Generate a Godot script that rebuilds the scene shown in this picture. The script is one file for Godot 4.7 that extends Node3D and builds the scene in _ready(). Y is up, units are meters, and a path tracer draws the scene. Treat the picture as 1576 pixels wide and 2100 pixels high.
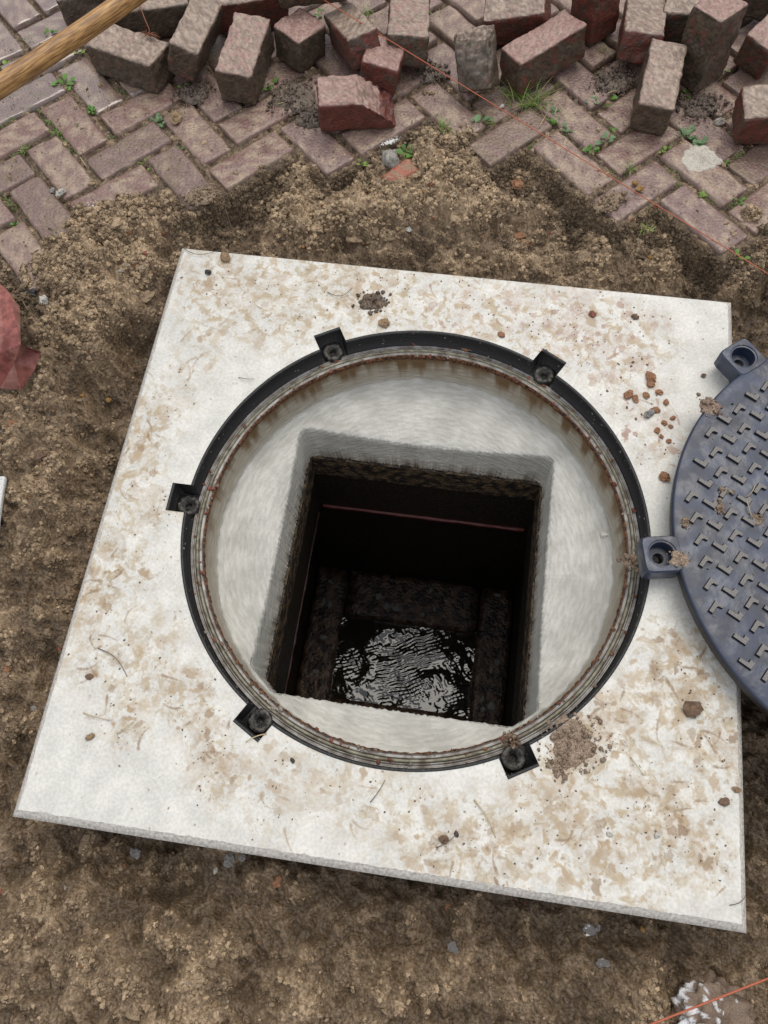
extends Node3D
# A concrete manhole surround set in an excavated pit beside a herringbone brick pavement. Metres, y up, slab top at y = 0.

const PAVE := -0.03
const SOIL_X0 := -1.42
const SOIL_Z0 := -1.25
const CELL := 0.005
const NX := 496
const NZ := 460
var rng := RandomNumberGenerator.new()
var M := {}
var names := {}
var H := PackedFloat32Array()      # soil heights
var S := PackedFloat32Array()      # sandiness 0..1
var PM := PackedFloat32Array()     # inside-distance to the paving
var CH := PackedFloat32Array()     # coarse hand-set heights
var CS := PackedFloat32Array()
const CN := 124
const CC := 0.02
var nz1 := FastNoiseLite.new()
var nz2 := FastNoiseLite.new()
var nz3 := FastNoiseLite.new()
var nz4 := FastNoiseLite.new()

func _ready():
	rng.seed = 7
	var cam := Camera3D.new(); cam.name = "camera"
	cam.transform = Transform3D(Basis(Vector3(0.9895, -0.0259, -0.1424), Vector3(-0.1220, 0.3804, -0.9167), Vector3(0.0779, 0.9245, 0.3732)), Vector3(0.0577, 1.3985, 0.5423))
	cam.fov = 65.417; cam.near = 0.02; cam.far = 200.0
	add_child(cam); cam.current = true
	var env := Environment.new()
	env.background_mode = Environment.BG_SKY
	var sky := Sky.new(); sky.sky_material = overcast_sky(); env.sky = sky
	env.background_energy_multiplier = 1.0
	env.tonemap_mode = Environment.TONE_MAPPER_LINEAR
	env.tonemap_exposure = 1.06
	env.sdfgi_enabled = true; env.ssao_enabled = true; env.ssil_enabled = true
	var we := WorldEnvironment.new(); we.name = "world_environment"; we.environment = env; add_child(we)
	var sun := DirectionalLight3D.new(); sun.name = "sun"
	sun.light_energy = 0.5; sun.light_angular_distance = 38.0; sun.light_color = Color(1.0, 0.97, 0.92)
	sun.shadow_enabled = true
	sun.rotation_degrees = Vector3(-66, 165, 0); add_child(sun)
	noises()
	materials()
	paving()
	soil()
	surround()
	chamber()
	lid()
	loose_bricks()
	small_things()
	plants()
	crumbs()

func overcast_sky() -> PanoramaSkyMaterial:
	var n := FastNoiseLite.new(); n.seed = 3; n.frequency = 0.012; n.fractal_octaves = 4
	var w := 512; var h := 256
	var im := Image.create(w, h, false, Image.FORMAT_RGBF)
	for y in h:
		var el := 90.0 - 180.0 * (y + 0.5) / h
		for x in w:
			var a := TAU * x / w
			var c := cos(deg_to_rad(el))
			var k := n.get_noise_3d(cos(a) * c * 60.0, sin(deg_to_rad(el)) * 60.0, sin(a) * c * 60.0)
			if el > 0.0:
				var l := (1.0 + 2.0 * sin(deg_to_rad(el))) / 3.0 * (1.0 + 0.12 * k) * 1.2
				im.set_pixel(x, y, Color(l * 0.955, l * 0.985, l * 1.06))
			else:
				im.set_pixel(x, y, Color(0.12, 0.115, 0.105))
	var m := PanoramaSkyMaterial.new(); m.panorama = ImageTexture.create_from_image(im)
	return m

# ---------------------------------------------------------------- naming
func numbered(n: String) -> String:
	var k: int = names.get(n, 0)
	names[n] = k + 1
	return n if k == 0 else "%s_%03d" % [n, k]

func tag(o: Node, label := "", category := "", group := "", kind := ""):
	if label: o.set_meta("label", label)
	if category: o.set_meta("category", category)
	if group: o.set_meta("group", group)
	if kind: o.set_meta("kind", kind)

func root(n: String, at := Vector3.ZERO) -> Node3D:
	var o := Node3D.new(); o.name = numbered(n); o.position = at; add_child(o, true)
	return o

func part(n: String, mesh: Mesh, mat: Material, parent: Node = self, at := Transform3D()) -> MeshInstance3D:
	var o := MeshInstance3D.new(); o.mesh = mesh; o.material_override = mat
	o.name = numbered(n) if parent == self else numbered(str(parent.name) + "/" + n).get_file()
	o.transform = at
	parent.add_child(o, true)
	return o

# ---------------------------------------------------------------- noise and materials
func noises():
	nz1.seed = 11; nz1.frequency = 9.0; nz1.fractal_octaves = 4
	nz2.seed = 12; nz2.frequency = 42.0; nz2.fractal_octaves = 3; nz2.fractal_type = FastNoiseLite.FRACTAL_RIDGED
	nz3.seed = 13; nz3.frequency = 85.0; nz3.noise_type = FastNoiseLite.TYPE_CELLULAR; nz3.fractal_type = FastNoiseLite.FRACTAL_NONE
	nz3.cellular_return_type = FastNoiseLite.RETURN_DISTANCE
	nz4.seed = 14; nz4.frequency = 30.0; nz4.fractal_octaves = 4

func noise_tex(freq: float, oct: int, lo: Color, hi: Color, seed_: int, size := 512, kind := 0, bias := 0.0, gain := 1.0) -> ImageTexture:
	var n := FastNoiseLite.new(); n.seed = seed_; n.frequency = freq; n.fractal_octaves = oct
	if kind == 1:
		n.noise_type = FastNoiseLite.TYPE_CELLULAR
	elif kind == 2:
		n.fractal_type = FastNoiseLite.FRACTAL_RIDGED
	var im := n.get_seamless_image(size, size)
	im.convert(Image.FORMAT_L8)
	var src := im.get_data()
	var lut := []
	for i in 256:
		lut.append(lo.lerp(hi, clampf((i / 255.0 - 0.5) * gain + 0.5 + bias, 0, 1)))
	var out := PackedByteArray(); out.resize(size * size * 3)
	for i in size * size:
		var c: Color = lut[src[i]]
		out[i * 3] = int(c.r * 255); out[i * 3 + 1] = int(c.g * 255); out[i * 3 + 2] = int(c.b * 255)
	return ImageTexture.create_from_image(Image.create_from_data(size, size, false, Image.FORMAT_RGB8, out))

func mat(c: Color, rough := 0.7, tex: Texture2D = null, scale := 1.0, bump: Texture2D = null, bump_cm := 0.1, vcol := false, metal := 0.0, spec := 0.5) -> StandardMaterial3D:
	# c is a linear, real-world base colour
	var m := StandardMaterial3D.new()
	m.albedo_color = c.linear_to_srgb(); m.roughness = rough; m.metallic = metal; m.metallic_specular = spec
	m.vertex_color_use_as_albedo = vcol
	if tex:
		m.albedo_texture = tex
	if tex or bump:
		m.uv1_triplanar = true; m.uv1_world_triplanar = true; m.uv1_scale = Vector3.ONE * scale
	if bump:
		m.heightmap_enabled = true; m.heightmap_texture = bump; m.heightmap_scale = bump_cm
	return m

func lin(r: float, g: float, b: float) -> Color:   # the linear colour of an sRGB byte triple
	return Color(r / 255.0, g / 255.0, b / 255.0).srgb_to_linear()

func materials():
	var grain := noise_tex(0.09, 3, Color(0.72, 0.71, 0.69), Color(1, 1, 1), 21, 512, 0, 0.1, 1.8)
	var brick_grain := noise_tex(0.05, 4, Color(0.84, 0.83, 0.82), Color(1, 1, 1), 39, 512, 0, 0.1, 1.8)
	var rough_grain := noise_tex(0.07, 4, Color(0.6, 0.57, 0.53), Color(1, 1, 1), 36, 512, 0, 0.12, 2.2)
	var grain_b := noise_tex(0.05, 5, Color.BLACK, Color.WHITE, 22, 512, 0, 0.0, 1.5)
	var crumb_b := noise_tex(0.035, 1, Color.WHITE, Color.BLACK, 23, 512, 1, 0.0, 1.3)
	var smooth_b := noise_tex(0.02, 5, Color.BLACK, Color.WHITE, 24, 512, 0, 0.0, 1.5)
	M.grain = grain; M.grain_b = grain_b; M.crumb_b = crumb_b; M.smooth_b = smooth_b
	M.soil = mat(Color.WHITE, 0.6, rough_grain, 4.0, grain_b, 0.35, true)
	M.crumb = mat(Color.WHITE, 0.75, grain, 9.0, grain_b, 0.12, true)
	M.brick = mat(Color.WHITE, 0.42, brick_grain, 4.0, grain_b, 0.14, true)
	M.brick_wet = mat(Color.WHITE, 0.3, grain, 4.0, smooth_b, 0.05, true, 0.0, 0.6)
	M.brick_wet.clearcoat_enabled = true; M.brick_wet.clearcoat = 0.9; M.brick_wet.clearcoat_roughness = 0.08
	M.loose = mat(Color.WHITE, 0.5, brick_grain, 4.0, grain_b, 0.16, true)
	M.concrete = mat(Color(0.68, 0.65, 0.6), 0.6, grain, 3.0, grain_b, 0.03)
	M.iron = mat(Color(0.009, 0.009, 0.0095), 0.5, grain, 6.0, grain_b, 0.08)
	M.iron_grey = mat(Color(0.27, 0.26, 0.245), 0.38, noise_tex(0.03, 5, Color(0.45, 0.38, 0.32), Color(1, 1, 1), 25, 512, 0, 0.2, 1.5), 2.0, grain_b, 0.03, false, 0.25)
	M.gasket = mat(Color(0.25, 0.235, 0.18), 0.45, noise_tex(0.03, 4, Color(0.5, 0.46, 0.4), Color(1, 1, 0.97), 26, 256, 0, 0.15, 1.8), 5.0, grain_b, 0.04)
	M.rust = mat(Color(0.2, 0.085, 0.035), 0.8, noise_tex(0.05, 4, Color(0.15, 0.12, 0.1), Color(1.0, 0.95, 0.85), 27, 512, 0, 0.05, 3.0), 5.0, grain_b, 0.3)
	M.mortar = mat(Color.WHITE, 0.6, null, 1.0, null, 0.1, true)
	var streak := noise_tex(0.012, 5, Color(0.92, 0.92, 0.91), Color(1, 1, 1), 28, 512, 0, 0.0, 2.0)
	var pits := streak.get_image(); var pr := RandomNumberGenerator.new(); pr.seed = 12
	for k in 26:
		var px := pr.randi() % 500; var py := pr.randi() % 500; var w := pr.randi_range(1, 7); var hh := pr.randi_range(1, 3)
		for y in hh:
			for x in w: pits.set_pixel(px + x, py + y, pits.get_pixel(px + x, py + y) * pr.randf_range(0.62, 0.9))
	streak = ImageTexture.create_from_image(pits)
	M.mortar.albedo_texture = streak; M.mortar.uv1_scale = Vector3(9, 8, 1); M.mortar.heightmap_enabled = true; M.mortar.heightmap_texture = noise_tex(0.012, 5, Color.BLACK, Color.WHITE, 28, 512, 0, 0.0, 1.6); M.mortar.heightmap_scale = 0.11
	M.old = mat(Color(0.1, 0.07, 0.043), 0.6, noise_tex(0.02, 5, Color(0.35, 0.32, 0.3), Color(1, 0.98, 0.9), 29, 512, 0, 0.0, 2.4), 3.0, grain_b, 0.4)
	M.dark = mat(Color(0.02, 0.0135, 0.0085), 0.5, grain, 3.0, grain_b, 0.3)  # wet shaft walls, with the lack of light put into the colour
	M.ledge = mat(Color(0.095, 0.058, 0.037), 0.45, noise_tex(0.016, 5, Color(0.4, 0.35, 0.3), Color(1, 1, 1), 30, 512, 0, 0.0, 3.0), 2.5, grain_b, 0.4)
	M.spall = mat(Color(0.17, 0.17, 0.16), 0.7, grain, 6.0)
	M.red_edge = mat(Color(0.13, 0.02, 0.014), 0.5, grain, 6.0)
	M.iron_worn = mat(Color(0.075, 0.07, 0.065), 0.5, noise_tex(0.03, 5, Color(0.2, 0.19, 0.18), Color(1, 0.97, 0.92), 38, 512, 0, 0.0, 3.0), 5.0, grain_b, 0.1)
	M.dark_red = mat(Color(0.045, 0.012, 0.009), 0.5, grain, 6.0)
	M.lid = mat(Color(0.02, 0.031, 0.066), 0.4, noise_tex(0.012, 5, Color(0.7, 0.7, 0.72), Color(1, 1, 1), 31, 512, 0, 0.0, 2.0), 2.0, grain_b, 0.03, false, 0.0, 0.5)
	M.lid.roughness_texture = noise_tex(0.02, 5, Color(0.55, 0.55, 0.55), Color(1, 1, 1), 37, 512, 0, 0.1, 2.4); M.lid.roughness = 0.55; M.lid.heightmap_scale = 0.05
	M.lid.clearcoat_enabled = true; M.lid.clearcoat = 0.2; M.lid.clearcoat_roughness = 0.25
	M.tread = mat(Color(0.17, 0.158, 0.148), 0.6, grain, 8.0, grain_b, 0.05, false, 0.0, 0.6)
	M.mud = mat(Color.WHITE, 0.55, rough_grain, 8.0, crumb_b, 0.2, true)
	M.stone = mat(Color.WHITE, 0.6, grain, 8.0, grain_b, 0.1, true)
	M.leaf = mat(Color.WHITE, 0.5, null, 1.0, null, 0.1, true)
	M.leaf.backlight_enabled = true; M.leaf.backlight = Color(0.3, 0.4, 0.1)
	M.straw = mat(Color(0.42, 0.33, 0.18), 0.6)
	M.hair = mat(Color(0.12, 0.09, 0.06), 0.6)
	M.string = mat(Color(0.5, 0.135, 0.06), 0.55, noise_tex(0.1, 2, Color(0.75, 0.7, 0.7), Color(1, 1, 1), 34, 64), 60.0)
	M.wood = mat(Color.WHITE, 0.45)
	M.wood.albedo_texture = wood_tex(); M.wood.heightmap_enabled = true; M.wood.heightmap_texture = M.wood.albedo_texture; M.wood.heightmap_scale = 0.06
	M.white = mat(Color(0.72, 0.72, 0.7), 0.6, grain, 7.0, grain_b, 0.1)
	M.puddle = mat(Color(0.06, 0.045, 0.032), 0.08, grain, 3.0, smooth_b, 0.12, false, 0.0, 0.7)
	M.water = mat(Color(0.014, 0.0105, 0.007), 0.08, null, 1.0, null, 0.1, false, 0.0, 1.0)
	M.water.metallic_specular = 0.52
	M.red_cloth = mat(Color.WHITE, 0.55, noise_tex(0.02, 4, Color(0.7, 0.62, 0.6), Color(1, 1, 1), 35, 256, 0, 0.0, 2.5), 6.0, smooth_b, 0.1, true)

func wood_tex() -> ImageTexture:
	var n := FastNoiseLite.new(); n.seed = 41; n.frequency = 1.0; n.fractal_octaves = 5
	var w := 128; var h := 512
	var im := Image.create(w, h, false, Image.FORMAT_RGB8)
	for y in h:
		for x in w:
			var a := TAU * x / w
			var g := n.get_noise_3d(cos(a) * 5.0, sin(a) * 5.0, y * 0.03)
			var p := n.get_noise_3d(cos(a) * 0.8, sin(a) * 0.8, y * 0.02 + 50.0)
			var t := clampf(0.5 + g * 1.3, 0, 1)
			var c := lin(112, 76, 38).lerp(lin(184, 142, 86), t)
			c = c.lerp(lin(112, 78, 44), clampf(p * 1.4, 0, 0.5))
			im.set_pixel(x, y, c.linear_to_srgb())
	return ImageTexture.create_from_image(im)

# ---------------------------------------------------------------- mesh helpers
func tri(st: SurfaceTool, a: Vector3, b: Vector3, c: Vector3, out: Vector3):   # clockwise seen from the side that out points to
	st.add_vertex(a)
	if (c - a).cross(b - a).dot(out) > 0.0:
		st.add_vertex(b); st.add_vertex(c)
	else:
		st.add_vertex(c); st.add_vertex(b)

func quad(st: SurfaceTool, a: Vector3, b: Vector3, c: Vector3, d: Vector3, out: Vector3):
	tri(st, a, b, c, out); tri(st, a, c, d, out)

func begin(flat := false) -> SurfaceTool:
	var st := SurfaceTool.new(); st.begin(Mesh.PRIMITIVE_TRIANGLES)
	st.set_smooth_group(-1 if flat else 0)
	return st

func done(st: SurfaceTool) -> ArrayMesh:
	st.generate_normals()
	return st.commit()

# A block with rounded, uneven faces; tint(p, n) gives the vertex colour
func block(size: Vector3, seg: Vector3i, r: float, amp: float, seed_: int, tint: Callable, cut = null) -> ArrayMesh:
	var st := begin()
	var h := size * 0.5
	var n := FastNoiseLite.new(); n.seed = seed_; n.frequency = 22.0; n.fractal_octaves = 3
	for ax in 3:
		var u := (ax + 1) % 3; var v := (ax + 2) % 3
		for s in [-1.0, 1.0]:
			var su: int = seg[u]; var sv: int = seg[v]
			var pts := []
			for i in su + 1:
				for j in sv + 1:
					var p := Vector3.ZERO
					p[ax] = h[ax] * s
					p[u] = lerpf(-h[u], h[u], edge_t(float(i) / su, r / size[u])); p[v] = lerpf(-h[v], h[v], edge_t(float(j) / sv, r / size[v]))
					var q := p.clamp(-h + Vector3.ONE * r, h - Vector3.ONE * r)
					var nn := (p - q).normalized()
					var w := q + nn * r
					var k := n.get_noise_3dv(w)
					w += nn * amp * (k - 0.15)
					var edge := 1.0 - absf(maxf(absf(nn.x), maxf(absf(nn.y), absf(nn.z))))
					w -= nn * edge * amp * 2.2 * maxf(0.0, n.get_noise_3d(w.x * 2.3 + 9.0, w.y * 2.3, w.z * 2.3) + 0.12)
					if cut: w = cut.call(w)
					pts.append([w, nn])
			for i in su:
				for j in sv:
					var a = pts[i * (sv + 1) + j]; var b = pts[(i + 1) * (sv + 1) + j]
					var c = pts[(i + 1) * (sv + 1) + j + 1]; var d = pts[i * (sv + 1) + j + 1]
					var order := [a, b, c, a, c, d] if s < 0 else [a, c, b, a, d, c]
					for o in order:
						st.set_color(tint.call(o[0], o[1])); st.add_vertex(o[0])
	return done(st)

func edge_t(t: float, e: float) -> float:   # puts the first and last rows of vertices on the rounding
	var k := 0.12
	if t < k: return e * 1.3 * t / k
	if t > 1.0 - k: return 1.0 - e * 1.3 * (1.0 - t) / k
	return lerpf(e * 1.3, 1.0 - e * 1.3, (t - k) / (1.0 - 2.0 * k))

func tube(pts: Array, r0: float, r1: float, sides := 6) -> ArrayMesh:
	var st := begin()
	var rings := []
	for i in pts.size():
		var p: Vector3 = pts[i]
		var d: Vector3 = (pts[mini(i + 1, pts.size() - 1)] - pts[maxi(i - 1, 0)]).normalized()
		var x := d.cross(Vector3.UP if absf(d.y) < 0.9 else Vector3.RIGHT).normalized()
		var y := d.cross(x)
		var r := lerpf(r0, r1, float(i) / maxi(pts.size() - 1, 1))
		var ring := []
		for k in sides + 1:
			var a := TAU * k / sides
			ring.append([p + (x * cos(a) + y * sin(a)) * r, Vector2(float(k) / sides, float(i) / (pts.size() - 1)), p])
		rings.append(ring)
	for i in rings.size() - 1:
		for k in sides:
			var a = rings[i][k]; var b = rings[i][k + 1]; var c = rings[i + 1][k + 1]; var d = rings[i + 1][k]
			for t in [[a, b, c], [a, c, d]]:
				var o: Vector3 = t[0][0] - t[0][2]
				var order := [0, 1, 2] if (t[2][0] - t[0][0]).cross(t[1][0] - t[0][0]).dot(o) > 0 else [0, 2, 1]
				for z in order:
					st.set_uv(t[z][1]); st.add_vertex(t[z][0])
	for e in [0, rings.size() - 1]:
		var out: Vector3 = (pts[0] - pts[1]) if e == 0 else (pts[-1] - pts[-2])
		for k in sides:
			st.set_uv(Vector2(0.5, 0.5)); tri(st, pts[e], rings[e][k][0], rings[e][k + 1][0], out)
	return done(st)

# A surface between closed polar curves: rows of Callable(theta) -> [radius, y]
func polar(angles: Array, rows: Array, tint = null, up := true, flip := false) -> ArrayMesh:
	var st := begin()
	var g := []
	for a in angles:
		var line := []
		var run := 0.0; var was := Vector2.ZERO
		for k in rows.size():
			var q = rows[k].call(a)
			if k > 0: run += Vector2(q[0], q[1]).distance_to(was)
			was = Vector2(q[0], q[1])
			line.append([Vector3(cos(a) * q[0], q[1], sin(a) * q[0]), Vector2(a / TAU, run * 2.0)])
		g.append(line)
	var n := angles.size()
	for i in n:
		var i2 := (i + 1) % n
		for k in rows.size() - 1:
			var a = g[i][k]; var b = g[i2][k]; var c = g[i2][k + 1]; var d = g[i][k + 1]
			for t in [[a, b, c], [a, c, d]]:
				var order := [0, 2, 1] if flip else [0, 1, 2]
				for z in order:
					var uv: Vector2 = t[z][1]
					if i2 == 0 and uv.x < 0.5 and angles[i] > 3.0: uv.x += 1.0
					st.set_uv(uv)
					if tint: st.set_color(tint.call(t[z][0]))
					st.add_vertex(t[z][0])
	return done(st)

func ring_angles(n: int, extra := []) -> Array:
	var a := []
	for i in n: a.append(TAU * i / n)
	a.append_array(extra)
	a.sort()
	return a

# An uneven low pat of stuff lying on a surface
func pat(rx: float, rz: float, h: float, seed_: int, c0: Color, c1: Color, ragged := 0.35, rings := 9, sides := 36) -> ArrayMesh:
	var n := FastNoiseLite.new(); n.seed = seed_; n.frequency = 1.0; n.fractal_octaves = 3
	var f := 1.3
	var st := begin()
	var g := []
	for i in rings + 1:
		var line := []
		for k in sides:
			var a := TAU * k / sides
			var t := float(i) / rings
			var rr := t * (1.0 + ragged * 0.9 * n.get_noise_2d(cos(a) * 0.6 + 40.0, sin(a) * 0.6) + ragged * 0.35 * n.get_noise_2d(cos(a) * 2.2, sin(a) * 2.2 + 20.0))
			var x := cos(a) * rr * rx; var z := sin(a) * rr * rz
			var b := n.get_noise_2d(x * 130.0, z * 130.0)
			var y := h * pow(1.0 - t * t, 0.6) * clampf(0.55 + 1.1 * b, 0.08, 1.3) if i < rings else -0.003
			line.append([Vector3(x, y, z), c0.lerp(c1, clampf(0.5 + 1.2 * n.get_noise_2d(x * 60.0 + 7.0, z * 60.0), 0, 1))])
		g.append(line)
	for i in rings:
		for k in sides:
			var k2 := (k + 1) % sides
			var q := [g[i][k], g[i][k2], g[i + 1][k2], g[i + 1][k]]
			for o in ([0, 2, 3] if i == 0 else [0, 1, 2, 0, 2, 3]):
				st.set_color(q[o][1]); st.add_vertex(q[o][0])
	return done(st)

func heap(rx: float, rz: float, h: float, seed_: int, c0: Color, c1: Color, ragged: float) -> ArrayMesh:   # a pat strewn with clods
	var st := begin()
	st.append_from(pat(rx * 0.85, rz * 0.85, h * 0.8, seed_, c0, c1, ragged), 0, Transform3D())
	var r := RandomNumberGenerator.new(); r.seed = seed_
	var kinds := []
	for k in 4: kinds.append(pebble(Vector3(1, 0.75, 0.9), seed_ + k, c0.lerp(c1, k / 3.0), c0.lerp(c1, k / 4.0) * 0.8, 4, true, 1.8))
	for k in int(clampf(rx * rz * 90000.0, 24, 260)):
		var a := r.randf() * TAU
		var d := pow(r.randf(), 0.7) * 1.25
		var sz := lerpf(0.0011, 0.0055, pow(r.randf(), 4.0))
		st.append_from(kinds[r.randi() % 4], 0, Transform3D(Basis.from_euler(Vector3(r.randf() * 6.0, r.randf() * 6.0, 0)).scaled(Vector3.ONE * sz), Vector3(cos(a) * d * rx, h * 0.55 * maxf(1.0 - d * d, 0.0) + sz * 0.3, sin(a) * d * rz)))
	return done(st)

func pebble(r: Vector3, seed_: int, c: Color, c2: Color, sub := 6, flat := false, rag := 1.0) -> ArrayMesh:
	var n := FastNoiseLite.new(); n.seed = seed_; n.frequency = 0.9
	var st := begin(flat)
	var g := []
	for i in sub + 1:
		var line := []
		var la := PI * i / sub - PI / 2
		for k in sub * 2:
			var lo := TAU * k / (sub * 2)
			var d := Vector3(cos(la) * cos(lo), sin(la), cos(la) * sin(lo))
			var s := 1.0 + rag * (0.45 * n.get_noise_3dv(d * 1.3) + 0.22 * n.get_noise_3dv(d * 3.1))
			line.append([d * r * s, c.lerp(c2, clampf(0.5 + 1.4 * n.get_noise_3dv(d * 2.0 + Vector3.ONE * 5.0), 0, 1))])
		g.append(line)
	for i in sub:
		for k in sub * 2:
			var k2 := (k + 1) % (sub * 2)
			for t in [[g[i][k], g[i + 1][k], g[i + 1][k2]], [g[i][k], g[i + 1][k2], g[i][k2]]]:
				for v in t: st.set_color(v[1]); st.add_vertex(v[0])
	return done(st)

# ---------------------------------------------------------------- paving
const LAT := [-0.92146, -0.84988, 0.77329, 0.21441, 0.09754]   # origin x, z, turn, module length, module width of the herringbone

func lattice(type: int, m: int, n: int) -> Vector2:
	var l: float = LAT[3]; var w: float = LAT[4]; var th: float = LAT[2]
	var p: float; var q: float
	if type == 0: p = (m + 0.5) * w + n * l; q = -m * w + l * 0.5 + n * l
	else: p = (m + 1) * w - l * 0.5 + n * l; q = -(m + 0.5) * w + n * l
	return Vector2(LAT[0], LAT[1]) + p * Vector2(cos(th), sin(th)) + q * Vector2(sin(th), -cos(th))

func last_row(type: int, n: int) -> int:   # how far the paving still reaches towards the pit in this band
	if n <= -1: return 4 + 2 * -n
	match n:
		0: return 1 if type == 0 else 2
		1: return 0
		2: return -1
		3: return -1 if type == 0 else -2
		4: return 0 if type == 0 else -1
		5: return 0
	return n - 6

func brick_tint(p: Vector3, n: Vector3, v: int) -> Color:
	var k := nz4.get_noise_3d(p.x + v * 3.1, p.y, p.z + v * 1.7)
	var f := nz4.get_noise_3d(p.x * 5.0 + v, p.y * 5.0, p.z * 5.0 + 4.0)
	var base := lin(127, 103, 95).lerp(lin(148, 124, 113), clampf(0.5 + k * 1.6, 0, 1))
	if v % 3 == 1: base = lin(124, 94, 86).lerp(lin(140, 117, 107), clampf(0.5 + k * 1.6, 0, 1))
	if v % 3 == 2: base = lin(124, 101, 95).lerp(lin(140, 115, 109), clampf(0.5 + k * 1.6, 0, 1))
	var dust := clampf((k * 0.8 + f * 0.9 + 0.03 - 0.05 * (v % 4)) * 3.0, 0, 0.9)
	base = base.lerp(lin(172, 152, 130), dust * 0.8)
	if v == 3 or v == 5: base = base.lerp(lin(108, 90, 74), clampf(0.35 + k * 1.5, 0, 0.8))
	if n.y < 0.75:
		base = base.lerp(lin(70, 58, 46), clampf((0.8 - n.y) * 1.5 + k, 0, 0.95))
	return base * 0.95

func paving():
	var pav := root("paving"); tag(pav, "", "", "", "structure")
	var kinds := []
	for v in 7:
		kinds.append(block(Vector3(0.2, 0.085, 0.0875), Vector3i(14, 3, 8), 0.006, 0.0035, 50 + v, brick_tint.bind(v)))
	PM.resize(NX * NZ); PM.fill(-1.0)
	var th: float = LAT[2]
	var far := []
	for n in range(-9, 14):
		for type in 2:
			for m in range(-24, 22):
				if m > last_row(type, n): continue
				var c := lattice(type, m, n)
				if n < -1 and c.y > -0.42: continue
				if n > 5 and c.y > -0.58: continue
				if c.distance_to(Vector2(-0.1, -0.7)) > 2.6: continue
				var turn := (-th + PI / 2.0) if type == 0 else -th
				var t := Transform3D(Basis(Vector3.UP, turn), Vector3(c.x, PAVE - 0.0425, c.y))
				var rr := RandomNumberGenerator.new(); rr.seed = (m + 50) * 1000 + (n + 50) * 10 + type
				t.origin += Vector3(rr.randf_range(-0.003, 0.003), rr.randf_range(-0.004, 0.003), rr.randf_range(-0.003, 0.003))
				t.basis = t.basis * Basis.from_euler(Vector3(rr.randf_range(-0.02, 0.02), rr.randf_range(-0.02, 0.02), rr.randf_range(-0.015, 0.015)))
				if rr.randf() < 0.5: t.basis = t.basis * Basis(Vector3.UP, PI)
				var v := rr.randi() % 7
				mark_paved(c, turn)
				if c.x < -1.55 or c.x > 1.1 or c.y < -1.85:
					far.append(t)
					continue
				var wet := c.y < -0.98 and c.x < -0.72 and rr.randf() < 0.85
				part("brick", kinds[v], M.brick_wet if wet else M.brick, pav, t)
	var mm := MultiMesh.new(); mm.transform_format = MultiMesh.TRANSFORM_3D; mm.mesh = kinds[2]; mm.instance_count = far.size()
	for i in far.size(): mm.set_instance_transform(i, far[i])
	var mi := MultiMeshInstance3D.new(); mi.multimesh = mm; mi.material_override = M.brick; mi.name = "brick_field"; tag(mi, "", "", "", "stuff")
	pav.add_child(mi, true)

func mark_paved(c: Vector2, turn: float):
	var ux := Vector2(cos(turn), -sin(turn)); var uz := Vector2(sin(turn), cos(turn))
	var i0 := int((c.x - 0.13 - SOIL_X0) / CELL); var j0 := int((c.y - 0.13 - SOIL_Z0) / CELL)
	for j in range(maxi(j0, 0), mini(j0 + 54, NZ)):
		for i in range(maxi(i0, 0), mini(i0 + 54, NX)):
			var d := Vector2(SOIL_X0 + i * CELL, SOIL_Z0 + j * CELL) - c
			var e := minf(0.1085 - absf(d.dot(ux)), 0.052 - absf(d.dot(uz)))
			if e > PM[j * NX + i]: PM[j * NX + i] = e

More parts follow.
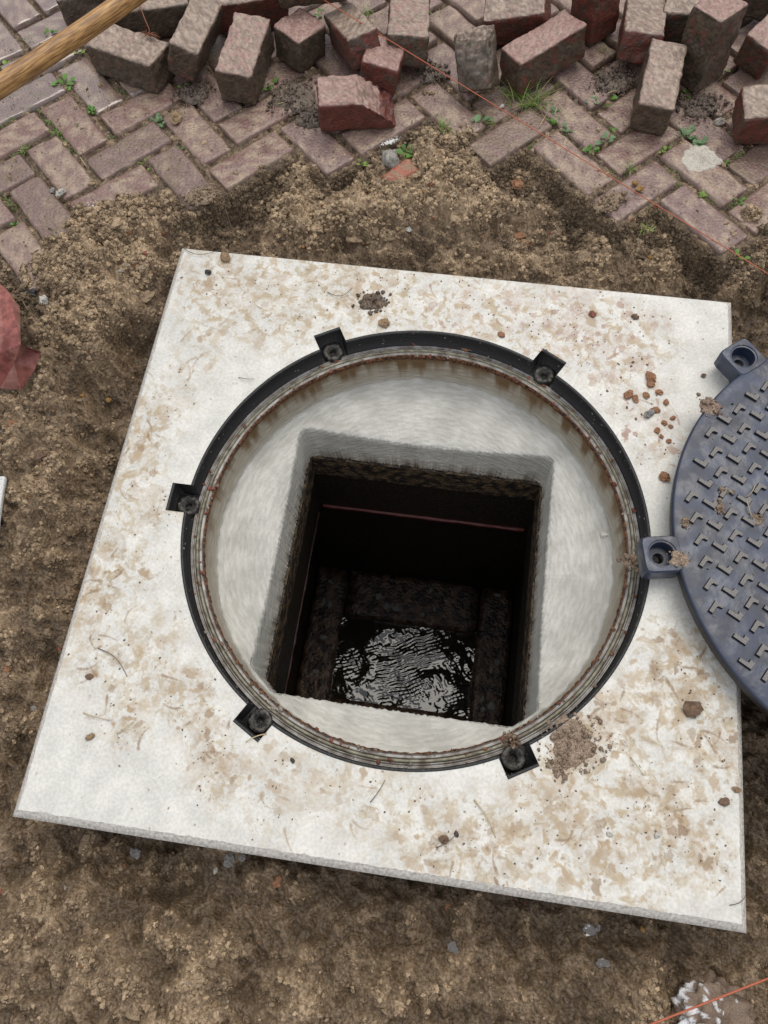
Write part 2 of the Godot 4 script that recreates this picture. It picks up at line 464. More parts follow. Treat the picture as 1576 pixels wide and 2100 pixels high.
# ---------------------------------------------------------------- soil
const SOIL := [-0.532, -0.722, -0.130, 0.25, -0.588, -0.733, -0.100, 0.40, -0.422, -0.680, -0.100, 0.35, -0.258, -0.672, -0.110, 0.30, -0.086, -0.680, -0.120, 0.20, 0.085, -0.687, -0.120, 0.35, 0.254, -0.694, -0.120, 0.35, 0.424, -0.709, -0.130, 0.35, 0.597, -0.732, -0.150, 0.10, 0.704, -0.705, -0.170, 0.05, -0.386, -0.760, -0.070, 0.60, -0.301, -0.820, -0.045, 0.90, -0.376, -0.846, -0.050, 0.90, -0.207, -0.807, -0.050, 0.80, -0.133, -0.855, -0.030, 0.90, -0.063, -0.943, -0.020, 0.90, 0.001, -0.891, -0.035, 0.90, -0.091, -0.800, -0.060, 0.60, -0.177, -0.755, -0.085, 0.40, 0.011, -0.808, -0.055, 0.70, -0.018, -0.774, -0.085, 0.30, 0.064, -0.848, -0.060, 0.80, 0.118, -0.924, -0.085, 0.50, 0.142, -0.994, -0.090, 0.50, 0.075, -0.769, -0.100, 0.50, 0.189, -0.792, -0.110, 0.50, 0.217, -0.875, -0.100, 0.40, 0.279, -0.856, -0.120, 0.40, 0.345, -0.765, -0.090, 0.60, 0.409, -0.771, -0.080, 0.60, 0.458, -0.795, -0.060, 0.50, 0.522, -0.815, -0.090, 0.30, 0.473, -0.755, -0.110, 0.50, 0.620, -0.738, -0.060, 0.30, 0.658, -0.756, -0.035, 0.80, 0.684, -0.795, -0.030, 0.80, 0.573, -0.767, -0.110, 0.40, -0.535, -0.770, -0.125, 0.30, -0.495, -0.805, -0.100, 0.35, -0.461, -0.887, -0.085, 0.50, -0.347, -0.875, -0.060, 0.90, -0.266, -0.879, -0.070, 0.70, -0.178, -0.926, -0.060, 0.70, 0.333, -0.844, -0.100, 0.35, -1.109, -0.907, -0.070, 0.40, -1.016, -0.854, -0.070, 0.40, -1.061, -0.724, -0.070, 0.40, -1.027, -0.738, -0.065, 0.40, -0.955, -0.712, -0.060, 0.50, -0.893, -0.774, -0.070, 0.50, -0.842, -0.811, -0.070, 0.50, -0.779, -0.850, -0.070, 0.50, -0.711, -0.873, -0.070, 0.50, -1.060, -0.626, -0.060, 0.40, -1.032, -0.543, -0.060, 0.40, -1.010, -0.627, -0.055, 0.50, -0.851, -0.889, -0.070, 0.40, -0.960, -0.876, -0.070, 0.40, -0.692, -0.729, -0.045, 1.00, -0.767, -0.677, -0.030, 1.00, -0.813, -0.639, -0.026, 1.00, -0.861, -0.604, -0.025, 0.90, -0.884, -0.528, -0.028, 0.90, -0.976, -0.538, -0.045, 0.70, -0.958, -0.463, -0.035, 0.60, -0.892, -0.462, -0.040, 0.40, -0.718, -0.601, -0.050, 0.90, -0.673, -0.627, -0.090, 0.40, -0.726, -0.504, -0.050, 0.90, -0.819, -0.445, -0.040, 0.80, -0.772, -0.374, -0.060, 0.70, -0.687, -0.501, -0.110, 0.25, -0.683, -0.394, -0.169, 0.15, -0.737, -0.290, -0.156, 0.20, -0.824, -0.310, -0.070, 0.50, -0.848, -0.191, -0.060, 0.50, -0.847, -0.104, -0.050, 0.50, -0.764, -0.063, -0.060, 0.50, -0.694, -0.092, -0.130, 0.35, -0.762, 0.052, -0.045, 0.50, -0.688, 0.056, -0.117, 0.30, -0.669, -0.093, -0.156, 0.20, -0.761, 0.154, -0.050, 0.45, -0.711, 0.167, -0.080, 0.30, -0.686, 0.171, -0.156, 0.15, -0.711, 0.262, -0.060, 0.35, -0.694, 0.371, -0.060, 0.40, -0.665, 0.445, -0.070, 0.40, -0.670, 0.382, -0.169, 0.25, -0.655, 0.489, -0.169, 0.30, -0.660, 0.561, -0.130, 0.30, -0.652, 0.626, -0.143, 0.30, -0.574, 0.656, -0.182, 0.30, -0.401, 0.655, -0.215, 0.15, -0.220, 0.662, -0.170, 0.15, -0.043, 0.660, -0.170, 0.10, 0.089, 0.672, -0.175, 0.05, 0.303, 0.671, -0.175, 0.05, 0.553, 0.657, -0.175, 0.05, -0.545, 0.722, -0.120, 0.50, -0.562, 0.789, -0.090, 0.55, -0.544, 0.753, -0.130, 0.20, -0.416, 0.735, -0.140, 0.35, -0.465, 0.828, -0.110, 0.40, -0.521, 0.877, -0.100, 0.30, -0.370, 0.855, -0.100, 0.50, -0.254, 0.832, -0.110, 0.50, -0.331, 0.782, -0.130, 0.30, -0.173, 0.775, -0.140, 0.30, -0.026, 0.753, -0.140, 0.25, -0.091, 0.829, -0.110, 0.50, 0.143, 0.777, -0.130, 0.30, 0.137, 0.717, -0.160, 0.10, 0.300, 0.745, -0.120, 0.35, 0.295, 0.712, -0.160, 0.05, 0.394, 0.757, -0.150, 0.10, 0.485, 0.695, -0.110, 0.55, 0.447, 0.735, -0.110, 0.50, 0.553, 0.676, -0.150, 0.10, 0.470, 0.669, -0.175, 0.03, 0.660, 0.702, -0.140, 0.20, 0.678, 0.637, -0.160, 0.20, 0.700, 0.473, -0.200, 0.10, 0.707, 0.254, -0.200, 0.05, 0.719, -0.618, -0.160, 0.20, 0.035, 0.817, -0.110, 0.40]   # x, z, height, sandiness where the dug ground was judged by eye

func soil():
	CH.resize(CN * CN); CS.resize(CN * CN)
	var pts := PackedVector2Array(); var hh := PackedFloat32Array(); var ss := PackedFloat32Array()
	for i in SOIL.size() / 4:
		pts.append(Vector2(SOIL[i * 4], SOIL[i * 4 + 1])); hh.append(SOIL[i * 4 + 2]); ss.append(SOIL[i * 4 + 3])
	for k in 9:   # under the paving and round the outside
		for j in 5:
			pts.append(Vector2(-1.4 + k * 0.3, -1.75 + j * 0.16)); hh.append(-0.06); ss.append(0.25)
	for k in 8:
		pts.append(Vector2(-0.9 + k * 0.22, 1.0)); hh.append(-0.13); ss.append(0.4)
	for k in 6:
		pts.append(Vector2(0.95, -0.55 + k * 0.25)); hh.append(-0.14); ss.append(0.3)
		pts.append(Vector2(-1.25, -0.35 + k * 0.22)); hh.append(-0.045); ss.append(0.5)
	for j in CN:
		for i in CN:
			var p := Vector2(SOIL_X0 + i * CC, SOIL_Z0 + j * CC)
			var w := 0.0; var h := 0.0; var s := 0.0
			for k in pts.size():
				var d2 := p.distance_squared_to(pts[k])
				if d2 > 0.2: continue
				var g := exp(-d2 / 0.0016) + 1e-4 / (1.0 + d2 * 300.0) / (d2 + 0.002)
				w += g; h += g * hh[k]; s += g * ss[k]
			CH[j * CN + i] = h / w if w > 0.0 else -0.06
			CS[j * CN + i] = s / w if w > 0.0 else 0.3
	H.resize(NX * NZ); S.resize(NX * NZ)
	for j in NZ:
		var z := SOIL_Z0 + j * CELL
		for i in NX:
			var x := SOIL_X0 + i * CELL
			var at := j * NX + i
			var r := soil_at(x, z, PM[at])
			H[at] = r.x; S[at] = r.y
	var xs := axis(SOIL_X0, NX); var zs := axis(SOIL_Z0, NZ)
	var nx := xs.size(); var nz := zs.size(); var pad := 16
	var V := PackedVector3Array(); var C := PackedColorArray(); var N := PackedVector3Array(); var I := PackedInt32Array()
	V.resize(nx * nz); C.resize(nx * nz); N.resize(nx * nz)
	for j in nz:
		for i in nx:
			var ii := i - pad; var jj := j - pad
			var h: float; var s: float
			if ii >= 0 and ii < NX and jj >= 0 and jj < NZ:
				h = H[jj * NX + ii]; s = S[jj * NX + ii]
			else:
				var ci := clampi(ii, 0, NX - 1); var cj := clampi(jj, 0, NZ - 1)
				h = lerpf(H[cj * NX + ci], -0.05, clampf(Vector2(maxi(-ii, ii - NX + 1), maxi(-jj, jj - NZ + 1)).length() / 6.0, 0, 1)); s = 0.35
			V[j * nx + i] = Vector3(xs[i], h, zs[j])
			C[j * nx + i] = soil_color(xs[i], zs[j], s)
	for j in nz:
		for i in nx:
			var a := V[j * nx + maxi(i - 1, 0)]; var b := V[j * nx + mini(i + 1, nx - 1)]
			var c := V[maxi(j - 1, 0) * nx + i]; var d := V[mini(j + 1, nz - 1) * nx + i]
			N[j * nx + i] = (d - c).cross(b - a).normalized()
	for j in nz - 1:
		for i in nx - 1:
			var x := 0.5 * (xs[i] + xs[i + 1]); var z := 0.5 * (zs[j] + zs[j + 1])
			if absf(x) < 0.45 and absf(z) < 0.45: continue
			var a := j * nx + i
			I.append(a); I.append(a + 1); I.append(a + nx + 1); I.append(a); I.append(a + nx + 1); I.append(a + nx)
	var arr := []; arr.resize(Mesh.ARRAY_MAX)
	arr[Mesh.ARRAY_VERTEX] = V; arr[Mesh.ARRAY_NORMAL] = N; arr[Mesh.ARRAY_COLOR] = C; arr[Mesh.ARRAY_INDEX] = I
	var m := ArrayMesh.new(); m.add_surface_from_arrays(Mesh.PRIMITIVE_TRIANGLES, arr)
	tag(part("ground", m, M.soil), "", "", "", "structure")

func axis(x0: float, n: int) -> PackedFloat32Array:
	var a := PackedFloat32Array()
	for k in range(16, 0, -1): a.append(x0 - 0.02 * (pow(1.62, k) - 1.0))
	for i in n: a.append(x0 + i * CELL)
	for k in range(1, 17): a.append(x0 + (n - 1) * CELL + 0.02 * (pow(1.62, k) - 1.0))
	return a

func coarse(A: PackedFloat32Array, x: float, z: float) -> float:
	var fx := clampf((x - SOIL_X0) / CC, 0, CN - 1.001); var fz := clampf((z - SOIL_Z0) / CC, 0, CN - 1.001)
	var i := int(fx); var j := int(fz); var u := fx - i; var v := fz - j
	return lerpf(lerpf(A[j * CN + i], A[j * CN + i + 1], u), lerpf(A[(j + 1) * CN + i], A[(j + 1) * CN + i + 1], u), v)

func soil_at(x: float, z: float, pm: float) -> Vector2:
	var h := coarse(CH, x, z); var s := coarse(CS, x, z)
	var a := nz1.get_noise_2d(x, z); var b := nz2.get_noise_2d(x, z); var c := nz3.get_noise_2d(x + a * 0.02, z + b * 0.004); var d := nz4.get_noise_2d(x, z)
	h += a * 0.026 + d * 0.020 + (b - 0.2) * 0.006 - (c + 0.55) * 0.009 * (0.25 + s)
	s = clampf(s + a * 0.5 + d * 0.35, 0, 1)
	var e := smoothstep(-0.011, 0.001, pm)
	if e > 0.0:
		var joint := PAVE - 0.011 + d * 0.010 + b * 0.003
		h = lerpf(h, maxf(joint, h if h > PAVE - 0.012 else -1.0), e)
		s = lerpf(s, clampf(0.2 + d * 0.8, 0, 1), e * (0.0 if h > joint else 1.0))
	var m := maxf(absf(x), absf(z))
	if m < 0.605: h = minf(h, lerpf(-0.19, -0.05, clampf((m - 0.57) / 0.035, 0, 1)))
	return Vector2(h, s)

func soil_color(x: float, z: float, s: float) -> Color:
	var k := nz1.get_noise_2d(x * 1.7 + 30.0, z * 1.7)
	var f := nz4.get_noise_2d(x * 4.0, z * 4.0 + 9.0)
	var dark := Color(0.108, 0.073, 0.041); var mid := Color(0.25, 0.176, 0.107); var light := Color(0.52, 0.385, 0.245)
	var t := clampf(s + 0.35 * k + 0.3 * f, 0, 1)
	return dark.lerp(mid, t * 2.0) if t < 0.5 else mid.lerp(light, t * 2.0 - 1.0)

func ground_y(x: float, z: float) -> float:
	var i := clampi(int((x - SOIL_X0) / CELL + 0.5), 0, NX - 1); var j := clampi(int((z - SOIL_Z0) / CELL + 0.5), 0, NZ - 1)
	return H[j * NX + i]

func crumbs():
	var r := RandomNumberGenerator.new(); r.seed = 99
	for kind in 4:
		var mesh := pebble(Vector3(1.15, 0.7, 0.85), 300 + kind * 7, Color.WHITE, Color(0.8, 0.8, 0.8), 5, true, 1.9)
		var T := []; var C := []
		while T.size() < 34000:
			var x := r.randf_range(SOIL_X0 + 0.03, SOIL_X0 + NX * CELL - 0.03); var z := r.randf_range(SOIL_Z0 + 0.03, SOIL_Z0 + NZ * CELL - 0.03)
			if absf(x) < 0.61 and absf(z) < 0.61: continue
			var at := int((z - SOIL_Z0) / CELL) * NX + int((x - SOIL_X0) / CELL)
			var s := S[at]
			var paved := PM[at] > 0.004 and H[at] < PAVE - 0.004
			if paved and r.randf() > 0.2: continue
			if r.randf() > 0.04 + 1.2 * s * s + 0.25 * s: continue
			if not paved and nz1.get_noise_2d(x * 1.3 + 70.0, z * 1.3) < r.randf_range(-0.32, 0.02): continue   # smeared, trodden places stay smooth
			var q := pow(r.randf(), 7.0)
			var size := lerpf(0.0010, 0.0062, q) * (0.6 + 0.45 * s)
			if paved: size = lerpf(0.0006, 0.0022, q)
			var y := maxf(H[at], PAVE + 0.0005) if paved else H[at]
			T.append(Transform3D(Basis.from_euler(Vector3(r.randf() * TAU, r.randf() * TAU, r.randf() * TAU)).scaled(Vector3.ONE * size), Vector3(x, y + size * 0.35, z)))
			var c := soil_color(x, z, clampf(s + 0.15 + r.randf_range(-0.25, 0.3), 0, 1)) * r.randf_range(0.75, 1.35)
			if r.randf() < 0.012: c = [Color(0.33, 0.15, 0.06), Color(0.42, 0.38, 0.32), Color(0.28, 0.09, 0.05)][r.randi() % 3]
			if paved: c = Color(0.3, 0.235, 0.17) * r.randf_range(0.8, 1.2)
			C.append(c)
		for j in range(2, NZ - 2):   # earth clinging to the cut faces
			for i in range(2, NX - 2):
				var at := j * NX + i
				var lo := minf(minf(H[at], H[at + 1]), H[at + NX]); var hi := maxf(maxf(H[at], H[at + 1]), H[at + NX])
				if hi - lo < 0.007 or PM[at] < -0.06: continue
				for k in int((hi - lo) / 0.006 + r.randf()):
					var size := lerpf(0.0016, 0.0062, pow(r.randf(), 3.0))
					T.append(Transform3D(Basis.from_euler(Vector3(r.randf() * TAU, r.randf() * TAU, r.randf() * TAU)).scaled(Vector3.ONE * size), Vector3(SOIL_X0 + (i + r.randf()) * CELL, lerpf(lo, hi, r.randf()), SOIL_Z0 + (j + r.randf()) * CELL)))
					C.append(soil_color(SOIL_X0 + i * CELL, SOIL_Z0 + j * CELL, clampf(S[at] * 0.5 + r.randf_range(0.0, 0.35), 0, 1)))
		if kind == 0:
			var n := 0
			while n < 420:   # bigger clods
				var x := r.randf_range(SOIL_X0 + 0.03, SOIL_X0 + NX * CELL - 0.03); var z := r.randf_range(SOIL_Z0 + 0.03, SOIL_Z0 + NZ * CELL - 0.03)
				var at := int((z - SOIL_Z0) / CELL) * NX + int((x - SOIL_X0) / CELL)
				if (absf(x) < 0.63 and absf(z) < 0.63) or PM[at] > -0.01: continue
				n += 1
				var size := lerpf(0.006, 0.017, pow(r.randf(), 3.0))
				T.append(Transform3D(Basis.from_euler(Vector3(r.randf_range(-0.4, 0.4), r.randf() * TAU, r.randf_range(-0.4, 0.4))).scaled(Vector3(1.0, 0.6, 1.0) * size), Vector3(x, H[at] - size * 0.1, z)))
				C.append(soil_color(x, z, clampf(S[at] + r.randf_range(-0.1, 0.15), 0, 1)))
		var mm := MultiMesh.new(); mm.transform_format = MultiMesh.TRANSFORM_3D; mm.use_colors = true; mm.mesh = mesh; mm.instance_count = T.size()
		for i in T.size(): mm.set_instance_transform(i, T[i]); mm.set_instance_color(i, C[i])
		var mi := MultiMeshInstance3D.new(); mi.multimesh = mm; mi.material_override = M.crumb; mi.name = numbered("soil_crumbs")
		tag(mi, ["fine brown soil crumbs strewn over the dug ground", "sandy crumbs of soil lying round the slab and bricks", "small ragged crumbs of earth and grit over the ground", "loose broken bits of sandy earth on the dug ground"][kind], "soil", "", "stuff"); add_child(mi, true)

# ---------------------------------------------------------------- slab, frame and mortar
const RO := 0.4355
const NOTCH_R := 0.471
const NOTCH_W := 0.0285

func outline(th: float) -> float:
	var d := absf(wrapf(th, -PI / 6, PI / 6)) if true else 0.0
	if d <= atan(NOTCH_W / NOTCH_R): return NOTCH_R / cos(d)
	if d <= asin(NOTCH_W / RO): return NOTCH_W / sin(d)
	return RO

func square(th: float, h: float) -> float:
	return h / maxf(absf(cos(th)), absf(sin(th)))

func surround():
	var t := root("manhole_surround")
	tag(t, "square pale concrete slab with round black cast iron frame set round an open manhole", "manhole")
	var extra := []
	for k in 6:
		for s in [-1.0, 1.0]:
			for e in [atan(NOTCH_W / NOTCH_R), asin(NOTCH_W / RO), atan(NOTCH_W / NOTCH_R) - 0.004, asin(NOTCH_W / RO) + 0.001]:
				extra.append(fposmod(k * PI / 3 + s * e, TAU))
	for k in 4: extra.append(PI / 4 + k * PI / 2)
	var ang := ring_angles(720, extra)
	# slab: top sheet, uneven chamfer, sides
	var en := FastNoiseLite.new(); en.seed = 61; en.frequency = 14.0; en.fractal_octaves = 3
	var chips := func(a: float, base: float) -> float: return base + 0.0016 * en.get_noise_2d(cos(a) * 3.0, sin(a) * 3.0) - 0.007 * maxf(0.0, en.get_noise_2d(cos(a) * 2.2 + 8.0, sin(a) * 2.2) - 0.3)
	var top := polar(ang, [func(a): return [outline(a) + 0.0045, 0.0], func(a): return [lerpf(outline(a) + 0.0045, square(a, 0.588), 0.5), 0.0],
		func(a): return [square(a, chips.call(a, 0.5875)), 0.0]])
	var sm := StandardMaterial3D.new(); var tx := slab_textures()
	sm.albedo_texture = tx[0]; sm.roughness = 0.5; sm.heightmap_enabled = true; sm.heightmap_texture = tx[1]; sm.heightmap_scale = 0.12
	top = planar_uv(top, 0.6)
	var slab := part("slab", top, sm, t)
	part("slab_side", polar(ang, [func(a): return [square(a, chips.call(a, 0.5875)), 0.0], func(a): return [square(a, 0.5925 + 0.001 * en.get_noise_2d(cos(a) * 2.0 + 5.0, sin(a) * 2.0)), -0.006],
		func(a): return [square(a, 0.6), -0.0145], func(a): return [square(a, 0.6), -0.05], func(a): return [square(a, 0.6), -0.16], func(a): return [0.46, -0.16]]), M.concrete, slab)
	# frame
	var frame := part("frame", polar(ang, [func(a): return [outline(a) + 0.005, -0.004], func(a): return [outline(a) + 0.0042, 0.0012], func(a): return [outline(a), 0.0008], func(a): return [outline(a) - 0.0015, -0.002], func(a): return [outline(a) - 0.002, -0.0480],
		func(a): return [0.428, -0.0485]]), M.iron, t)
	var seat := part("seat", polar(ring_angles(240), [ry(0.4325, -0.0490), ry(0.432, -0.0420), ry(0.4300, -0.0410), ry(0.4288, -0.0435), ry(0.4262, -0.0440), ry(0.425, -0.0415), ry(0.4232, -0.0410), ry(0.422, -0.0450)]), M.iron_grey, frame)
	part("gasket", polar(ring_angles(240), [ry(0.422, -0.0450), ry(0.4212, -0.0405), ry(0.4190, -0.0395), ry(0.4166, -0.0405), ry(0.4156, -0.0450)]), M.gasket, frame)
	part("inner_lip", polar(ring_angles(240), [ry(0.4156, -0.0450), ry(0.4145, -0.0415), ry(0.413, -0.0410), ry(0.4115, -0.0435), ry(0.4088, -0.0425), ry(0.4075, -0.0410)]), M.iron_grey, frame)
	var rn := FastNoiseLite.new(); rn.seed = 66; rn.frequency = 9.0; rn.fractal_octaves = 3
	part("rust_edge", polar(ring_angles(480), [ry(0.4075, -0.0410), func(a): return [0.4062 + 0.002 * rn.get_noise_2d(cos(a) * 4.0, sin(a) * 4.0), -0.0415 + 0.002 * rn.get_noise_2d(cos(a) * 9.0, sin(a) * 9.0)],
		func(a): return [0.4042 + 0.003 * rn.get_noise_2d(cos(a) * 4.0, sin(a) * 4.0 + 3.0), -0.0460], func(a): return [0.409, -0.0630]]), M.rust, frame)
	for k in 6:
		var a := k * PI / 3
		var d := Vector3(cos(a), 0, sin(a))
		var lug := part("bolt_boss", boss_mesh(0.0215, 0.0075, 0.016), M.iron_worn, frame, Transform3D(Basis(Vector3.UP, -a), d * 0.446 + Vector3(0, -0.0485, 0)))
		lug.set_meta("label", "ring shaped bolt boss in a square pocket of the frame")
	# mortar lining from the round frame down to the square shaft
	var mn := FastNoiseLite.new(); mn.seed = 71; mn.frequency = 7.0; mn.fractal_octaves = 3
	var wob := func(a: float, f: float, amp: float) -> float: return amp * mn.get_noise_2d(cos(a) * f + 3.0, sin(a) * f)
	var up_rect := func(a): return minf(rect(a, -0.282, 0.272, -0.252, 0.322), 0.395)
	var lo_rect := func(a): return minf(rect(a, -0.27, 0.263, -0.239, 0.311), 0.388)
	var ya := func(a): return -0.129 - 0.19 * maxf(0.394 - up_rect.call(a), 0.0)
	var rows := [func(a): return [0.4085, -0.046], func(a): return [0.4075, -0.060], func(a): return [0.406, -0.082], func(a): return [0.403 + wob.call(a, 2.0, 0.002), -0.106], func(a): return [0.3995 + wob.call(a, 2.0, 0.003), -0.1235], func(a): return [0.3985 + wob.call(a, 2.0, 0.003), -0.1275], func(a): return [0.3955 + wob.call(a, 2.0, 0.003), -0.1285]]
	for k in range(1, 7):
		rows.append(func(a): return [lerpf(0.394, up_rect.call(a), k / 7.0) + wob.call(a, 6.0, 0.001), lerpf(-0.129, ya.call(a), k / 7.0) + wob.call(a, 4.0 + k, 0.0018)])
	rows.append(func(a): return [up_rect.call(a) + 0.002 + wob.call(a, 5.0, 0.003), ya.call(a)])
	rows.append(func(a): return [up_rect.call(a) - 0.0015 + wob.call(a, 5.0, 0.003), ya.call(a) - 0.003])
	rows.append(func(a): return [lerpf(up_rect.call(a), lo_rect.call(a), 0.25) + wob.call(a, 5.0, 0.003), ya.call(a) - 0.014])
	rows.append(func(a): return [lerpf(up_rect.call(a), lo_rect.call(a), 0.55) + wob.call(a, 7.0, 0.003), lerpf(ya.call(a), -0.245, 0.6)])
	rows.append(func(a): return [lo_rect.call(a) + wob.call(a, 9.0, 0.005), -0.240 + wob.call(a, 12.0, 0.006)])
	rows.append(func(a): return [lo_rect.call(a) + 0.002 + wob.call(a, 14.0, 0.007), -0.249 + wob.call(a, 15.0, 0.008)])
	rows.append(func(a): return [lo_rect.call(a) + 0.014, -0.258])
	part("mortar_lining", polar(ring_angles(720), rows, mortar_tint), M.mortar, t)

func ry(r: float, y: float) -> Callable: return func(_a): return [r, y]

func rect(a: float, x0: float, x1: float, z0: float, z1: float) -> float:   # distance to a rectangle along a, corners slightly eased
	var c := cos(a); var s := sin(a)
	var tx := (x1 if c > 0 else x0) / c if absf(c) > 1e-6 else 1e9
	var tz := (z1 if s > 0 else z0) / s if absf(s) > 1e-6 else 1e9
	return pow(pow(tx, -34.0) + pow(tz, -34.0), -1.0 / 34.0)

func mortar_tint(p: Vector3) -> Color:
	var a := atan2(p.z, p.x)
	var c := lin(190, 188, 181).lerp(lin(172, 170, 163), clampf(0.5 + 1.6 * nz1.get_noise_2d(p.x, p.z), 0, 1))
	var n := nz4.get_noise_2d(cos(a) * 0.3, sin(a) * 0.3)
	var r := Vector2(p.x, p.z).length()
	var back := clampf((0.16 - p.z) / 0.2, 0.15, 1.0)
	if r > 0.385:   # shade of the steep wall painted in, then rusty water from the frame
		c = c.lerp(lin(160, 150, 132), clampf((p.y + 0.126) / 0.006, 0, 0.85))
		c = c.lerp(lin(104, 76, 36), clampf((p.y + 0.088 + 0.05 * n * back) / 0.02, 0, 1) * 0.95 * back)
	if p.y < -0.2: c = c.lerp(lin(206, 198, 184), clampf((-0.2 - p.y) / 0.02, 0, 0.7))
	if p.y < -0.236: c = c.lerp(lin(92, 76, 56), clampf((-0.236 - p.y) / 0.012 + n, 0, 1))
	return c

func planar_uv(m: ArrayMesh, h: float) -> ArrayMesh:
	var a := m.surface_get_arrays(0)
	var v: PackedVector3Array = a[Mesh.ARRAY_VERTEX]
	var uv := PackedVector2Array(); uv.resize(v.size())
	for i in v.size(): uv[i] = Vector2(v[i].x / (2 * h) + 0.5, v[i].z / (2 * h) + 0.5)
	a[Mesh.ARRAY_TEX_UV] = uv
	var o := ArrayMesh.new(); o.add_surface_from_arrays(Mesh.PRIMITIVE_TRIANGLES, a)
	return o

func boss_mesh(r: float, hole: float, h: float) -> ArrayMesh:
	var st := begin()
	var prof := [[r, 0.0], [r, h - 0.002], [r - 0.002, h], [hole + 0.004, h], [hole + 0.003, h - 0.003], [hole, h - 0.003], [hole, h - 0.02]]
	var n := 20
	for i in n:
		var a := TAU * i / n; var b := TAU * (i + 1) / n
		for k in prof.size() - 1:
			var p: Array = prof[k]; var q: Array = prof[k + 1]
			var va := Vector3(cos(a) * p[0], p[1], sin(a) * p[0]); var vb := Vector3(cos(b) * p[0], p[1], sin(b) * p[0])
			var vc := Vector3(cos(b) * q[0], q[1], sin(b) * q[0]); var vd := Vector3(cos(a) * q[0], q[1], sin(a) * q[0])
			var m := (va + vb + vc + vd) * 0.25
			quad(st, va, vb, vc, vd, Vector3(m.x, 0.02, m.z) if k < 2 else (Vector3.UP if k < 4 else Vector3(-m.x, 0.02, -m.z)))
	return done(st)

const ZONES := [-0.528, -0.528, 0.064, 1.20, 0, -0.420, -0.528, 0.074, 1.60, 0, -0.286, -0.506, 0.094, 1.80, 0, -0.162, -0.521, 0.083, 1.60, 0, -0.360, -0.446, 0.083, 1.20, 0, -0.232, -0.564, 0.085, 1.30, 1, -0.034, -0.511, 0.093, 1.20, 2, 0.091, -0.502, 0.082, 1.20, 2, 0.213, -0.505, 0.091, 1.60, 2, 0.325, -0.506, 0.071, 1.30, 2, 0.425, -0.482, 0.060, 1.00, 2, 0.348, -0.425, 0.059, 1.00, 2, 0.246, -0.472, 0.060, 1.20, 2, -0.497, -0.441, 0.073, 1.10, 0, -0.503, -0.329, 0.051, 0.60, 0, -0.541, -0.230, 0.060, 0.50, 0, -0.563, -0.158, 0.059, 1.20, 1, -0.567, -0.059, 0.058, 1.30, 1, -0.558, 0.044, 0.057, 0.80, 0, -0.550, 0.142, 0.064, 1.10, 1, -0.568, 0.211, 0.045, 1.20, 1, -0.564, 0.320, 0.053, 0.70, 1, -0.451, 0.269, 0.062, 0.90, 0, -0.448, 0.348, 0.061, 0.90, 1, -0.354, 0.369, 0.051, 1.10, 1, -0.454, 0.425, 0.042, 0.50, 1, -0.297, 0.428, 0.042, 0.60, 1, -0.266, 0.487, 0.049, 1.00, 1, -0.164, 0.542, 0.048, 0.40, 0, 0.008, 0.495, 0.072, 0.70, 0, 0.108, 0.526, 0.063, 1.10, 1, 0.189, 0.543, 0.062, 1.20, 1, 0.247, 0.483, 0.063, 1.00, 0, 0.328, 0.516, 0.070, 1.40, 1, 0.414, 0.540, 0.069, 1.30, 0, 0.497, 0.462, 0.062, 0.90, 1, 0.535, 0.501, 0.038, 0.70, 1, 0.458, 0.423, 0.055, 1.00, 1, 0.439, 0.267, 0.074, 1.30, 1, 0.496, 0.217, 0.058, 1.20, 1, 0.537, 0.286, 0.057, 0.90, 1, 0.479, 0.159, 0.051, 0.90, 1, 0.561, 0.339, 0.040, 0.80, 1, 0.328, 0.356, 0.049, 1.60, 1, 0.375, 0.309, 0.049, 1.00, 1, -0.156, 0.456, 0.049, 0.80, 0, -0.063, 0.459, 0.049, 0.70, 0, 0.399, -0.350, 0.068, 0.70, 2, 0.448, -0.246, 0.057, 0.70, 2, -0.477, 0.023, 0.038, 0.50, 0, 0.362, 0.406, 0.072, 1.00, 1, 0.259, 0.428, 0.048, 0.90, 0]   # x, z, radius, amount, tone of the mud splashes on the slab

